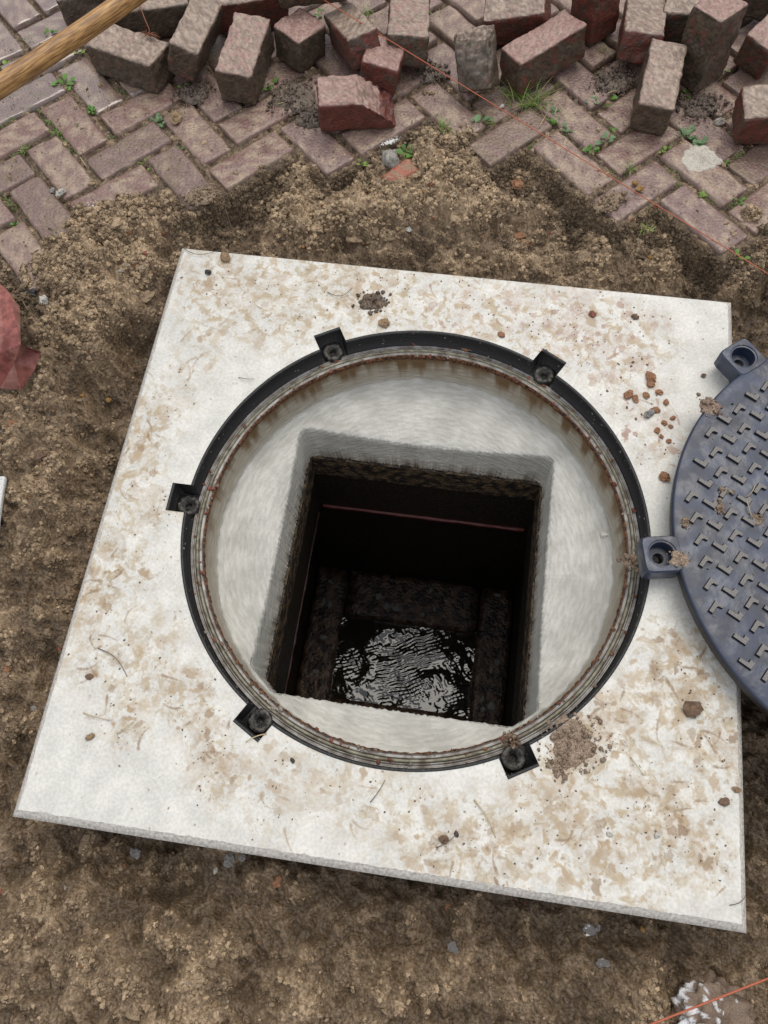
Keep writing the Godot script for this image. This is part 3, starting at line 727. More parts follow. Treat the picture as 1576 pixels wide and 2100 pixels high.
func slab_textures() -> Array:
	var n := 1400
	var f := FastNoiseLite.new(); f.seed = 81; f.frequency = 0.012; f.fractal_octaves = 5
	var g := f.get_image(n, n).get_data()
	f.seed = 82; f.frequency = 0.11; f.fractal_octaves = 3
	var fine := f.get_image(n, n).get_data()
	f.seed = 83; f.frequency = 0.03; f.fractal_octaves = 5; f.domain_warp_enabled = true; f.domain_warp_amplitude = 60.0; f.domain_warp_frequency = 0.01
	var warp := f.get_image(n, n).get_data()
	# how muddy each neighbourhood is, on a coarse raster
	var q := 100
	var wash := PackedFloat32Array(); wash.resize((q + 1) * (q + 1))
	var zone_n := ZONES.size() / 5
	for j in q + 1:
		for i in q + 1:
			var p := Vector2((float(i) / q - 0.5) * 1.2, (float(j) / q - 0.5) * 1.2)
			var s := 0.0
			for k in zone_n:
				s += ZONES[k * 5 + 3] * exp(-p.distance_squared_to(Vector2(ZONES[k * 5], ZONES[k * 5 + 1])) / pow(ZONES[k * 5 + 2], 2.0))
			wash[j * (q + 1) + i] = s
	var rgb := PackedByteArray(); rgb.resize(n * n * 3)
	var hgt := PackedByteArray(); hgt.resize(n * n)
	for j in n:
		var wj := (j * q) / n * (q + 1)
		for i in n:
			var at := j * n + i
			var v := 0.945 + (g[at] - 128) * 0.0005 + (fine[at] - 128) * 0.0005
			var w := clampf((warp[at] - 128) * 0.016, 0.0, 0.9) * minf(wash[wj + (i * q) / n], 1.3)
			rgb[at * 3] = int(clampf(v * (205.0 - 26.0 * w), 0, 255)); rgb[at * 3 + 1] = int(clampf(v * (203.0 - 38.0 * w), 0, 255)); rgb[at * 3 + 2] = int(clampf(v * (195.5 - 54.0 * w), 0, 255))
			hgt[at] = 90 + (fine[at] - 128) / 8
	var r := RandomNumberGenerator.new(); r.seed = 5
	var tones := [[Vector3(162, 145, 124), Vector3(175, 163, 146), Vector3(146, 126, 102)], [Vector3(146, 121, 92), Vector3(160, 140, 114), Vector3(120, 96, 72)], [Vector3(158, 136, 121), Vector3(170, 150, 137), Vector3(140, 110, 96)]]
	for k in zone_n:
		var c := Vector2(ZONES[k * 5], ZONES[k * 5 + 1]) / 1.2 + Vector2(0.5, 0.5)
		var rad: float = ZONES[k * 5 + 2] / 1.2
		var tone: Array = tones[int(ZONES[k * 5 + 4])]
		var amount: float = ZONES[k * 5 + 3]
		for b in int(amount * 9):    # soft washes
			var a := r.randf() * TAU
			var p := (c + Vector2(cos(a), sin(a)) * rad * sqrt(r.randf())) * n
			blob(rgb, hgt, n, p, r.randf_range(10.0, 26.0), r.randf() * TAU, r.randf_range(1.0, 2.0), tone[r.randi() % 2], r.randf_range(0.10, 0.26), r.randi(), r.randf() < 0.5, 0.03)
		for b in int(amount * 75):   # splashes, mostly small
			var a := r.randf() * TAU
			var p := (c + Vector2(cos(a), sin(a)) * rad * sqrt(r.randf()) * 1.15) * n
			var size := lerpf(1.0, 11.0, pow(r.randf(), 4.0))
			blob(rgb, hgt, n, p, size, r.randf() * TAU, 1.0 + 1.8 * pow(r.randf(), 3.0), tone[r.randi() % 3], lerpf(0.15, 0.75, pow(r.randf(), 1.3)), r.randi(), r.randf() < 0.45)
		for b in int(amount * 3.5):  # brushed smears of a few parallel strokes
			var a := r.randf() * TAU
			var p := c + Vector2(cos(a), sin(a)) * rad * sqrt(r.randf())
			var dir := r.randf() * TAU; var bend := r.randf_range(-0.07, 0.07); var steps := r.randi_range(10, 26)
			for s in r.randi_range(2, 5):
				var q2 := p + Vector2(-sin(dir), cos(dir)) * 0.0022 * s; var dd := dir
				for w in steps:
					blob(rgb, hgt, n, q2 * n, r.randf_range(1.0, 2.2), dd, 2.2, tone[r.randi() % 3], r.randf_range(0.05, 0.3), r.randi(), false)
					q2 += Vector2(cos(dd), sin(dd)) * 0.0022; dd += bend
	for b in 2200:   # specks everywhere
		blob(rgb, hgt, n, Vector2(r.randf(), r.randf()) * n, lerpf(0.8, 2.6, pow(r.randf(), 3.0)), r.randf() * TAU, 1.5, Vector3(112, 92, 74), lerpf(0.3, 0.9, r.randf()), r.randi(), false)
	for b in 110:    # drawn-out smears
		var k := r.randi() % zone_n
		var c := Vector2(ZONES[k * 5], ZONES[k * 5 + 1]) / 1.2 + Vector2(0.5, 0.5) + Vector2(r.randf_range(-0.04, 0.04), r.randf_range(-0.04, 0.04))
		var a := r.randf() * TAU
		var bend := r.randf_range(-0.12, 0.12)
		var len_ := r.randi_range(5, 16)
		for s in len_:
			blob(rgb, hgt, n, c * n, lerpf(3.5, 1.2, float(s) / len_) * r.randf_range(0.8, 1.3), a, 1.6, tones[int(ZONES[k * 5 + 4])][2], 0.4, r.randi(), false)
			c += Vector2(cos(a), sin(a)) * 0.0024; a += bend
	var im := Image.create_from_data(n, n, false, Image.FORMAT_RGB8, rgb)
	return [ImageTexture.create_from_image(im), ImageTexture.create_from_image(Image.create_from_data(n, n, false, Image.FORMAT_L8, hgt))]

func blob(rgb: PackedByteArray, hgt: PackedByteArray, n: int, p: Vector2, size: float, turn: float, longer: float, tone: Vector3, alpha: float, seed_: int, rim: bool, soft := 1.0):
	var reach := int(size * longer * 1.5) + 2
	var cx := int(p.x); var cy := int(p.y)
	var ct := cos(turn); var sn := sin(turn)
	var off := float(seed_ % 1000)
	for y in range(maxi(cy - reach, 0), mini(cy + reach + 1, n)):
		for x in range(maxi(cx - reach, 0), mini(cx + reach + 1, n)):
			var dx := x - p.x; var dy := y - p.y
			var u := (dx * ct + dy * sn) / (size * longer); var v := (dy * ct - dx * sn) / size
			var d := sqrt(u * u + v * v)
			if d > 1.6: continue
			d += 0.7 * nz1.get_noise_2d(x * 0.0075 + off, y * 0.0075)
			if d > 1.0: continue
			var a := alpha * minf((1.0 - d) * (0.6 + size * 0.28) * (1.0 if soft == 1.0 else 0.3), 1.0)
			if rim: a *= 0.45 + 0.55 * clampf((d - 0.4) * 2.0, 0, 1)
			var at := (y * n + x) * 3
			rgb[at] = int(lerpf(rgb[at], tone.x, a)); rgb[at + 1] = int(lerpf(rgb[at + 1], tone.y, a)); rgb[at + 2] = int(lerpf(rgb[at + 2], tone.z, a))
			hgt[y * n + x] = int(lerpf(hgt[y * n + x], 170.0, a * 0.8))

# ---------------------------------------------------------------- the shaft below
func rect_tube(x0: float, x1: float, z0: float, z1: float, out: float, y0: float, y1: float, seg := 10) -> ArrayMesh:
	var st := begin(true)
	var n := FastNoiseLite.new(); n.seed = int(y0 * 1000) + 500; n.frequency = 20.0
	var inner := [Vector3(x0, 0, z0), Vector3(x1, 0, z0), Vector3(x1, 0, z1), Vector3(x0, 0, z1)]
	for k in 4:
		var a: Vector3 = inner[k]; var b: Vector3 = inner[(k + 1) % 4]
		var d := (b - a).normalized(); var o := Vector3(d.z, 0, -d.x)   # outwards
		for s in seg:
			var p := a.lerp(b, float(s) / seg); var q := a.lerp(b, float(s + 1) / seg)
			var jp := Vector3.UP * 0.004 * n.get_noise_2d(p.x, p.z); var jq := Vector3.UP * 0.004 * n.get_noise_2d(q.x, q.z)
			quad(st, p + Vector3(0, y1, 0) + jp, q + Vector3(0, y1, 0) + jq, q + Vector3(0, y0, 0) + jq, p + Vector3(0, y0, 0) + jp, -o)
			for y in [y0, y1]:
				var e := Vector3.UP if y == y1 else Vector3.DOWN
				var lead := d * out if s == 0 else Vector3.ZERO; var trail := d * out if s == seg - 1 else Vector3.ZERO
				quad(st, p + Vector3(0, y, 0) + jp, q + Vector3(0, y, 0) + jq, q + trail + o * out + Vector3(0, y, 0), p - lead + o * out + Vector3(0, y, 0), e)
		var oa := a - d * out + o * out; var ob := b + d * out + o * out
		quad(st, oa + Vector3(0, y1, 0), ob + Vector3(0, y1, 0), ob + Vector3(0, y0, 0), oa + Vector3(0, y0, 0), o)
	return done(st)

func box_mesh(x0: float, x1: float, y0: float, y1: float, z0: float, z1: float) -> ArrayMesh:
	var m := block(Vector3(x1 - x0, y1 - y0, z1 - z0), Vector3i(6, 3, 6), 0.012, 0.006, int(x0 * 100) + 400, func(_p, _n): return Color.WHITE)
	return m

func chamber():
	var t := root("inspection_chamber", Vector3(0, -1.25, 0))
	tag(t, "deep dark square masonry shaft under the open manhole, with ledges round its water", "shaft")
	var up := Transform3D(Basis(), Vector3(0, 1.25, 0))
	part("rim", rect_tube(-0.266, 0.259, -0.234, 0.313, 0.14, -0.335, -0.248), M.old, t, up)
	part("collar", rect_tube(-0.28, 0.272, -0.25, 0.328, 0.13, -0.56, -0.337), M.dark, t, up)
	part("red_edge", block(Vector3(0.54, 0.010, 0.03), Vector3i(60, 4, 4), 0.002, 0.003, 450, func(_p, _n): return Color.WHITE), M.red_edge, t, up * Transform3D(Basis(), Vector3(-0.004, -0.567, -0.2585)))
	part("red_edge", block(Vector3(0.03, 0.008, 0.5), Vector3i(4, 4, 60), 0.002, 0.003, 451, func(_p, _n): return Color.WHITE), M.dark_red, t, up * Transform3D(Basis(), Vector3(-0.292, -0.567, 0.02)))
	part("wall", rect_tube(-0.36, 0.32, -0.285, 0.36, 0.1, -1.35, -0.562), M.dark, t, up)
	var L := [[-0.36, -0.245, -0.285, 0.36], [0.205, 0.32, -0.285, 0.36], [-0.244, 0.204, -0.285, -0.118], [-0.244, 0.204, 0.15, 0.36]]
	var r := RandomNumberGenerator.new(); r.seed = 17
	for k in 4:
		var b: Array = L[k]
		var lx: float = (b[0] + b[1]) * 0.5; var lz: float = (b[2] + b[3]) * 0.5
		var ledge := part("ledge", box_mesh(b[0], b[1], -1.34, -1.2, b[2], b[3]), M.ledge, t, Transform3D(Basis(), Vector3(lx, 1.25 - 1.27, lz)))
		for s in 7:
			var px := r.randf_range(b[0] + 0.03, b[1] - 0.03) - lx; var pz := r.randf_range(b[2] + 0.02, b[3] - 0.02) - lz
			part("spall", pat(r.randf_range(0.006, 0.014), r.randf_range(0.006, 0.016), 0.003, 700 + k * 10 + s, Color.WHITE, Color.WHITE, 0.4, 3, 14), M.spall, ledge, Transform3D(Basis(), Vector3(px, 0.0725, pz)))
	part("floor", plane_mesh(0.4, 0.42, 1, 1), M.dark, t, Transform3D(Basis(), Vector3(0, -0.08, 0.03)))
	# water with crossing ripples
	var st := begin()
	var nx := 210; var nz := 140
	var wn := FastNoiseLite.new(); wn.seed = 91; wn.frequency = 5.0
	var P := []
	for j in nz + 1:
		for i in nx + 1:
			var x := lerpf(-0.26, 0.22, float(i) / nx); var z := lerpf(-0.13, 0.165, float(j) / nz)
			var k := wn.get_noise_2d(x, z)
			var a1 := clampf(0.5 + 1.9 * wn.get_noise_2d(x + 9.0, z), 0.1, 1.0); var a2 := clampf(0.3 + 1.9 * wn.get_noise_2d(x - 7.0, z + 3.0), 0.0, 1.0)
			var y := 0.00036 * a1 * sin((x * 0.42 + z * 0.9) * 520.0 + k * 11.0) + 0.00016 * a2 * sin((x * 0.8 - z * 0.6) * 470.0 + k * 9.0 + 1.0) + 0.0085 * wn.get_noise_2d(x * 0.8 + 3.0, z * 0.8) - 0.12 * (pow(x + 0.03, 2.0) + pow(z - 0.06, 2.0) * 1.2)
			P.append(Vector3(x, y, z))
	for j in nz:
		for i in nx:
			var a := j * (nx + 1) + i
			quad(st, P[a], P[a + 1], P[a + nx + 2], P[a + nx + 1], Vector3.UP)
	var w := part("water", done(st), M.water); w.position = Vector3(0, -1.222, 0)
	tag(w, "", "", "", "structure")

func plane_mesh(hx: float, hz: float, nx: int, nz: int) -> ArrayMesh:
	var st := begin()
	for j in nz:
		for i in nx:
			var x0 := lerpf(-hx, hx, float(i) / nx); var x1 := lerpf(-hx, hx, float(i + 1) / nx)
			var z0 := lerpf(-hz, hz, float(j) / nz); var z1 := lerpf(-hz, hz, float(j + 1) / nz)
			quad(st, Vector3(x0, 0, z0), Vector3(x1, 0, z0), Vector3(x1, 0, z1), Vector3(x0, 0, z1), Vector3.UP)
	return done(st)

# ---------------------------------------------------------------- lid
func prism(poly: Array, y0: float, y1: float, inset := 0.0012) -> ArrayMesh:   # a flat-topped plate with a sloping edge
	var st := begin(true); var tp := begin(true)
	var pv := PackedVector2Array(poly)
	if Geometry2D.is_polygon_clockwise(pv): pv.reverse()
	var c := Vector2.ZERO
	for p in pv: c += p
	c /= pv.size()
	var ins := Geometry2D.offset_polygon(pv, -inset, Geometry2D.JOIN_MITER)
	var tops: PackedVector2Array = ins[0] if ins.size() and ins[0].size() == pv.size() else pv
	# match the starting corner
	var best := 0; var bd := 1e9
	for k in tops.size():
		var d := tops[k].distance_squared_to(pv[0])
		if d < bd: bd = d; best = k
	var n := pv.size()
	for k in n:
		var k2 := (k + 1) % n
		var a := pv[k]; var b := pv[k2]; var c2 := tops[(best + k2) % n]; var d2 := tops[(best + k) % n]
		var e := b - a
		quad(st, Vector3(a.x, y0, a.y), Vector3(b.x, y0, b.y), Vector3(c2.x, y1, c2.y), Vector3(d2.x, y1, d2.y), Vector3(e.y, 0.3 * e.length(), -e.x))
	var t := Geometry2D.triangulate_polygon(tops)
	for k in range(0, t.size(), 3):
		tri(tp, Vector3(tops[t[k]].x, y1, tops[t[k]].y), Vector3(tops[t[k + 1]].x, y1, tops[t[k + 1]].y), Vector3(tops[t[k + 2]].x, y1, tops[t[k + 2]].y), Vector3.UP)
	var m := done(st)
	tp.generate_normals(); tp.commit(m)
	m.surface_set_material(0, M.iron); m.surface_set_material(1, M.tread)  # black side colour doubles as the shadow outline round each worn tread
	return m

func lug_mesh(half: float, top: float, low: float, hole: float) -> ArrayMesh:
	var st := begin(true)
	var n := 32
	var sq := func(a: float, h: float) -> Vector2:
		var r: float = pow(pow(absf(cos(a)) / h, 9.0) + pow(absf(sin(a)) / h, 9.0), -1.0 / 9.0)
		return Vector2(cos(a), sin(a)) * r
	for i in n:
		var a := TAU * i / n; var b := TAU * (i + 1) / n
		var rings := [[sq.call(a, half), sq.call(b, half), low], [sq.call(a, half), sq.call(b, half), top - 0.003], [sq.call(a, half - 0.0025), sq.call(b, half - 0.0025), top],
			[Vector2(cos(a), sin(a)) * (hole + 0.004), Vector2(cos(b), sin(b)) * (hole + 0.004), top], [Vector2(cos(a), sin(a)) * (hole + 0.0035), Vector2(cos(b), sin(b)) * (hole + 0.0035), top - 0.002],
			[Vector2(cos(a), sin(a)) * hole, Vector2(cos(b), sin(b)) * hole, top - 0.0025], [Vector2(cos(a), sin(a)) * (hole - 0.002), Vector2(cos(b), sin(b)) * (hole - 0.002), top - 0.026],
			[Vector2(cos(a), sin(a)) * 0.010, Vector2(cos(b), sin(b)) * 0.010, top - 0.027], [Vector2(cos(a), sin(a)) * 0.0095, Vector2(cos(b), sin(b)) * 0.0095, low]]
		for k in rings.size() - 1:
			var p: Array = rings[k]; var q: Array = rings[k + 1]
			var m: Vector2 = (p[0] + p[1]) * 0.5
			var out := Vector3(m.x, 0.01, m.y) if k < 2 else (Vector3.UP if k in [2, 3, 4, 6] else Vector3(-m.x, 0.002, -m.y))
			quad(st, Vector3(p[0].x, p[2], p[0].y), Vector3(p[1].x, p[2], p[1].y), Vector3(q[1].x, q[2], q[1].y), Vector3(q[0].x, q[2], q[0].y), out)
	return done(st)

func lid():
	var c := Vector3(0.891, 0.0, -0.069)
	var t := root("manhole_cover", c)
	tag(t, "round black cast iron manhole cover with raised L pattern lying over the slab edge", "manhole cover")
	var R := 0.433
	part("plate", polar(ring_angles(160), [ry(R - 0.001, 0.0545), ry(R - 0.0022, 0.0578), ry(R - 0.005, 0.0592), ry(R - 0.02, 0.059), ry(0.22, 0.059), ry(0.002, 0.059)]), M.lid, t)
	part("rim", polar(ring_angles(160), [ry(0.38, 0.024), ry(0.424, 0.024), ry(0.4275, 0.027), ry(R - 0.001, 0.05), ry(R - 0.001, 0.0545)]), M.iron, t)
	part("underside", polar(ring_angles(64), [ry(0.002, 0.03), ry(0.379, 0.03), ry(0.381, 0.0245)], null, true, true), M.iron, t)
	for k in 6:
		var a := deg_to_rad(169.3 + 60.0 * k)
		var lug := part("lug", lug_mesh(0.034, 0.0605, 0.022, 0.0225), M.lid, t, Transform3D(Basis(Vector3.UP, -a), Vector3(cos(a), 0, sin(a)) * 0.4565))
		if k == 0: lug.set_meta("label", "corner lug of the cover whose bolt hole is choked with sandy mud")
	var s1 := [Vector2(-0.0117, 0.0078), Vector2(-0.0009, -0.0108), Vector2(0.0116, -0.0043), Vector2(0.0112, 0.0012), Vector2(0.0082, 0.0018), Vector2(0.0048, -0.0001), Vector2(0.0022, 0.0008), Vector2(-0.0044, 0.0122)]
	var s2 := [Vector2(-0.0142, -0.0014), Vector2(-0.0102, -0.008), Vector2(-0.0008, -0.0026), Vector2(0.0022, -0.0022), Vector2(0.0053, -0.0071), Vector2(0.0127, -0.0009), Vector2(0.0056, 0.0105)]
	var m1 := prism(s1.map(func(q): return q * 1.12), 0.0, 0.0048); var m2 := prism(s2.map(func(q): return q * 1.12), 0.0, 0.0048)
	var v1 := Vector2(0.0080, 0.0405); var v2 := Vector2(-0.0524, 0.0565)
	var rest := begin(true)
	var any := false
	for i in range(-24, 25):
		for j in range(-24, 25):
			for kind in 2:
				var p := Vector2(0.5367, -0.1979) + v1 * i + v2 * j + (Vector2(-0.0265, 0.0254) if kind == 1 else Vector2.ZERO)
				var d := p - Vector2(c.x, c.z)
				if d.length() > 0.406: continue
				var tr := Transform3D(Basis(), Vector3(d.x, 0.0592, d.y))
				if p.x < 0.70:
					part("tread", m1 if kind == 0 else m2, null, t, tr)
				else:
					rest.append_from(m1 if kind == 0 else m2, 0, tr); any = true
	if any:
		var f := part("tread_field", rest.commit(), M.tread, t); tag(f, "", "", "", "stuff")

# ---------------------------------------------------------------- loose bricks
func loose_tint(p: Vector3, n: Vector3, up: Vector3, v: int, red_top: float, red_side: float) -> Color:
	var k := nz4.get_noise_3d(p.x * 1.2 + v * 2.3, p.y * 1.2 + v, p.z * 1.2)
	var f := nz4.get_noise_3d(p.x * 5.0 + v, p.y * 5.0, p.z * 5.0 + 7.0)
	var mud := lin(76, 65, 54).lerp(lin(112, 97, 82), clampf(0.5 + f * 1.5, 0, 1))
	var red := lin(102, 50, 42).lerp(lin(130, 68, 57), clampf(0.5 + k * 1.3, 0, 1))
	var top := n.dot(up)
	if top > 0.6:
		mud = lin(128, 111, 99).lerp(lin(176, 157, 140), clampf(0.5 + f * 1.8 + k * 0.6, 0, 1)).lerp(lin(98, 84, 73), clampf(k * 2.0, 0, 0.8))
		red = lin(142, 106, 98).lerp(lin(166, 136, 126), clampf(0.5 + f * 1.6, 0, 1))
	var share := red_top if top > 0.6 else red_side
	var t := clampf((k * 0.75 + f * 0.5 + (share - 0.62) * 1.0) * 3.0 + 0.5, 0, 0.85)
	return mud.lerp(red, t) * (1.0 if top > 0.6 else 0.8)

const LOOSE := [
	["large muddy brick lying flat under the wooden handle with pale sandy grit on top", Vector3(-0.8548, 0.0101, -1.1440), Vector3(-0.4, -17.6, -0.0), Vector3(0.1914, 0.0834, 0.0942), 0.30, 0.10, "loose_brick"],
	["dark mud caked brick tilted up behind the brick under the handle", Vector3(-0.6972, 0.0416, -1.1944), Vector3(-0.9, -5.7, -19.8), Vector3(0.0738, 0.0886, 0.1915), 0.12, 0.30, "loose_brick"],
	["muddy brick with orange red worn top pointing at the camera, second along the heap", Vector3(-0.5651, 0.0236, -1.1546), Vector3(3.4, -3.4, -2.9), Vector3(0.0922, 0.0901, 0.1916), 0.62, 0.08, "loose_brick"],
	["short brick with clean dark red top and a white pebble on it", Vector3(-0.4458, 0.0167, -1.2422), Vector3(-1.4, -34.4, -3.4), Vector3(0.0908, 0.0892, 0.0947), 1.05, 0.08, "loose_brick"],
	["sand dusted brick with dark red left side just right of the short red topped brick", Vector3(-0.3110, 0.0352, -1.2446), Vector3(5.9, -58.8, 17.3), Vector3(0.1892, 0.0794, 0.0800), 0.10, 0.62, "loose_brick"],
	["pink topped small brick under the orange string, behind the split brick", Vector3(-0.2293, 0.0215, -1.1698), Vector3(-5.5, -3.5, -10.0), Vector3(0.0917, 0.0810, 0.1124), 1.10, 0.85, "loose_brick"],
	["long greyish brick standing behind the pink topped brick with red end upward", Vector3(-0.1827, 0.0272, -1.2949), Vector3(-8.5, 6.1, -4.6), Vector3(0.1000, 0.0807, 0.1915), 0.50, 0.30, "loose_brick"],
	["broken grey brown brick chunk with a jagged face and narrow red side", Vector3(-0.0033, 0.0518, -1.1825), Vector3(-27.1, -17.1, 20.4), Vector3(0.0842, 0.1298, 0.0702), 0.00, 0.10, "broken_brick"],
	["dusty grey topped brick with dark red front at the top edge behind the broken chunk", Vector3(0.0799, 0.0368, -1.3640), Vector3(14.2, 1.7, 14.8), Vector3(0.1525, 0.0884, 0.0900), 0.35, 0.85, "loose_brick"],
	["pink red brick lying aslant behind the large grass tuft, right of the broken chunk", Vector3(0.1520, 0.0232, -1.2575), Vector3(3.8, -47.1, 5.4), Vector3(0.0841, 0.0873, 0.2000), 0.85, 0.40, "loose_brick"],
	["dark red brick standing upright at the top edge behind the pink red brick", Vector3(0.2651, 0.0657, -1.4107), Vector3(3.4, -45.0, 4.6), Vector3(0.0851, 0.1864, 0.0922), 0.40, 0.80, "loose_brick"],
	["grey brown brick with red front end, behind the long muddy brick", Vector3(0.3872, 0.0238, -1.3649), Vector3(-11.0, -4.3, -0.3), Vector3(0.0976, 0.0763, 0.1906), 0.30, 0.70, "loose_brick"],
	["long muddy brick propped on the paving with its dark wet end toward the camera", Vector3(0.4276, 0.0234, -1.1701), Vector3(5.5, -6.8, -3.1), Vector3(0.0856, 0.0860, 0.1951), 0.32, 0.05, "loose_brick"],
	["tall brick standing on end at the upper right with pinkish top", Vector3(0.5323, 0.0606, -1.2875), Vector3(-1.6, -42.0, 2.4), Vector3(0.0857, 0.1804, 0.0986), 0.80, 0.25, "loose_brick"],
	["reddish brick cut off by the right edge beside the tall upright brick", Vector3(0.7108, 0.0287, -1.3830), Vector3(7.8, -36.4, -7.6), Vector3(0.0829, 0.0876, 0.2000), 0.80, 0.50, "loose_brick"],
	["brick at the right edge with a white mortar smear on its dark red front", Vector3(0.7101, 0.0301, -1.1100), Vector3(8.4, 5.2, 6.0), Vector3(0.2000, 0.0908, 0.0936), 0.10, 0.75, "loose_brick"],
	["brick resting on top of the short red topped brick at the top edge", Vector3(-0.4190, 0.1098, -1.3460), Vector3(21.4, 18.2, -0.8), Vector3(0.1876, 0.0829, 0.0900), 0.30, 0.35, "loose_brick"],
	["dark red brick at the top edge wedged behind the muddy worn topped brick", Vector3(-0.6000, 0.0200, -1.3600), Vector3(6.0, 22.0, -3.0), Vector3(0.1900, 0.0850, 0.0900), 0.30, 0.85, "loose_brick"],
	["dark brick at the top right corner behind the tall upright brick", Vector3(0.7000, 0.0400, -1.5000), Vector3(2.0, -20.0, 4.0), Vector3(0.2000, 0.0850, 0.0900), 0.20, 0.20, "loose_brick"],
	["dark shadowed brick between the red ended brick and the tall upright brick", Vector3(0.4850, 0.0300, -1.4700), Vector3(4.0, -8.0, 4.0), Vector3(0.0850, 0.0880, 0.2000), 0.20, 0.30, "loose_brick"],
	["dark wet brick at the top edge left of the wooden handle", Vector3(-0.9850, 0.0200, -1.3300), Vector3(0.0, 18.0, 0.0), Vector3(0.2000, 0.0900, 0.0900), 0.10, 0.10, "loose_brick"],
	["dark earthy brick above the brick under the handle, left of the tilted one", Vector3(-0.8450, 0.0200, -1.3000), Vector3(4.0, 22.0, -3.0), Vector3(0.2000, 0.0880, 0.0900), 0.10, 0.10, "loose_brick"],
	["split half brick with slanting pale broken face and red front, on the paving edge", Vector3(-0.2733, 0.0202, -1.0461), Vector3(4.4, 12.7, -1.0), Vector3(0.1808, 0.0850, 0.0902), 0.75, 1.10, "half_brick"]]

func loose_bricks():
	var v := 0
	for b in LOOSE:
		v += 1
		var basis := Basis.from_euler(Vector3(deg_to_rad(b[2].x), deg_to_rad(b[2].y), deg_to_rad(b[2].z)))
		var up := basis.inverse() * Vector3.UP
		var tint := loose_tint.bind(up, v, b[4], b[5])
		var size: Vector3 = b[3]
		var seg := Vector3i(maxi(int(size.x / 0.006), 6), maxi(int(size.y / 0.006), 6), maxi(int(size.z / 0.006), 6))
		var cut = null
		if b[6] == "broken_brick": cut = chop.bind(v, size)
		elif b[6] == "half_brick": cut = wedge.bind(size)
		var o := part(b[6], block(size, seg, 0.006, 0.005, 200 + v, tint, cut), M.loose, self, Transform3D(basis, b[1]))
		tag(o, b[0], "brick", "loose bricks heaped on the paving")

func chop(p: Vector3, v: int, size: Vector3) -> Vector3:   # a ragged broken face
	var n := nz4.get_noise_3d(p.x * 1.4 + v, p.y * 1.4, p.z * 1.4)
	var d := p.dot(Vector3(0.35, 0.5, 0.79).normalized()) - size.z * 0.3 - n * 0.016
	return p - Vector3(0.35, 0.5, 0.79).normalized() * maxf(d, 0.0)

func wedge(p: Vector3, size: Vector3) -> Vector3:   # one upper corner split off at a slant
	var n := nz4.get_noise_3d(p.x * 1.4 + 3.0, p.y * 1.4, p.z * 1.4)
	var dir := Vector3(0.62, 0.78, 0.0)
	var d := p.dot(dir) - size.x * 0.18 - n * 0.012
	return p - dir * maxf(d, 0.0)

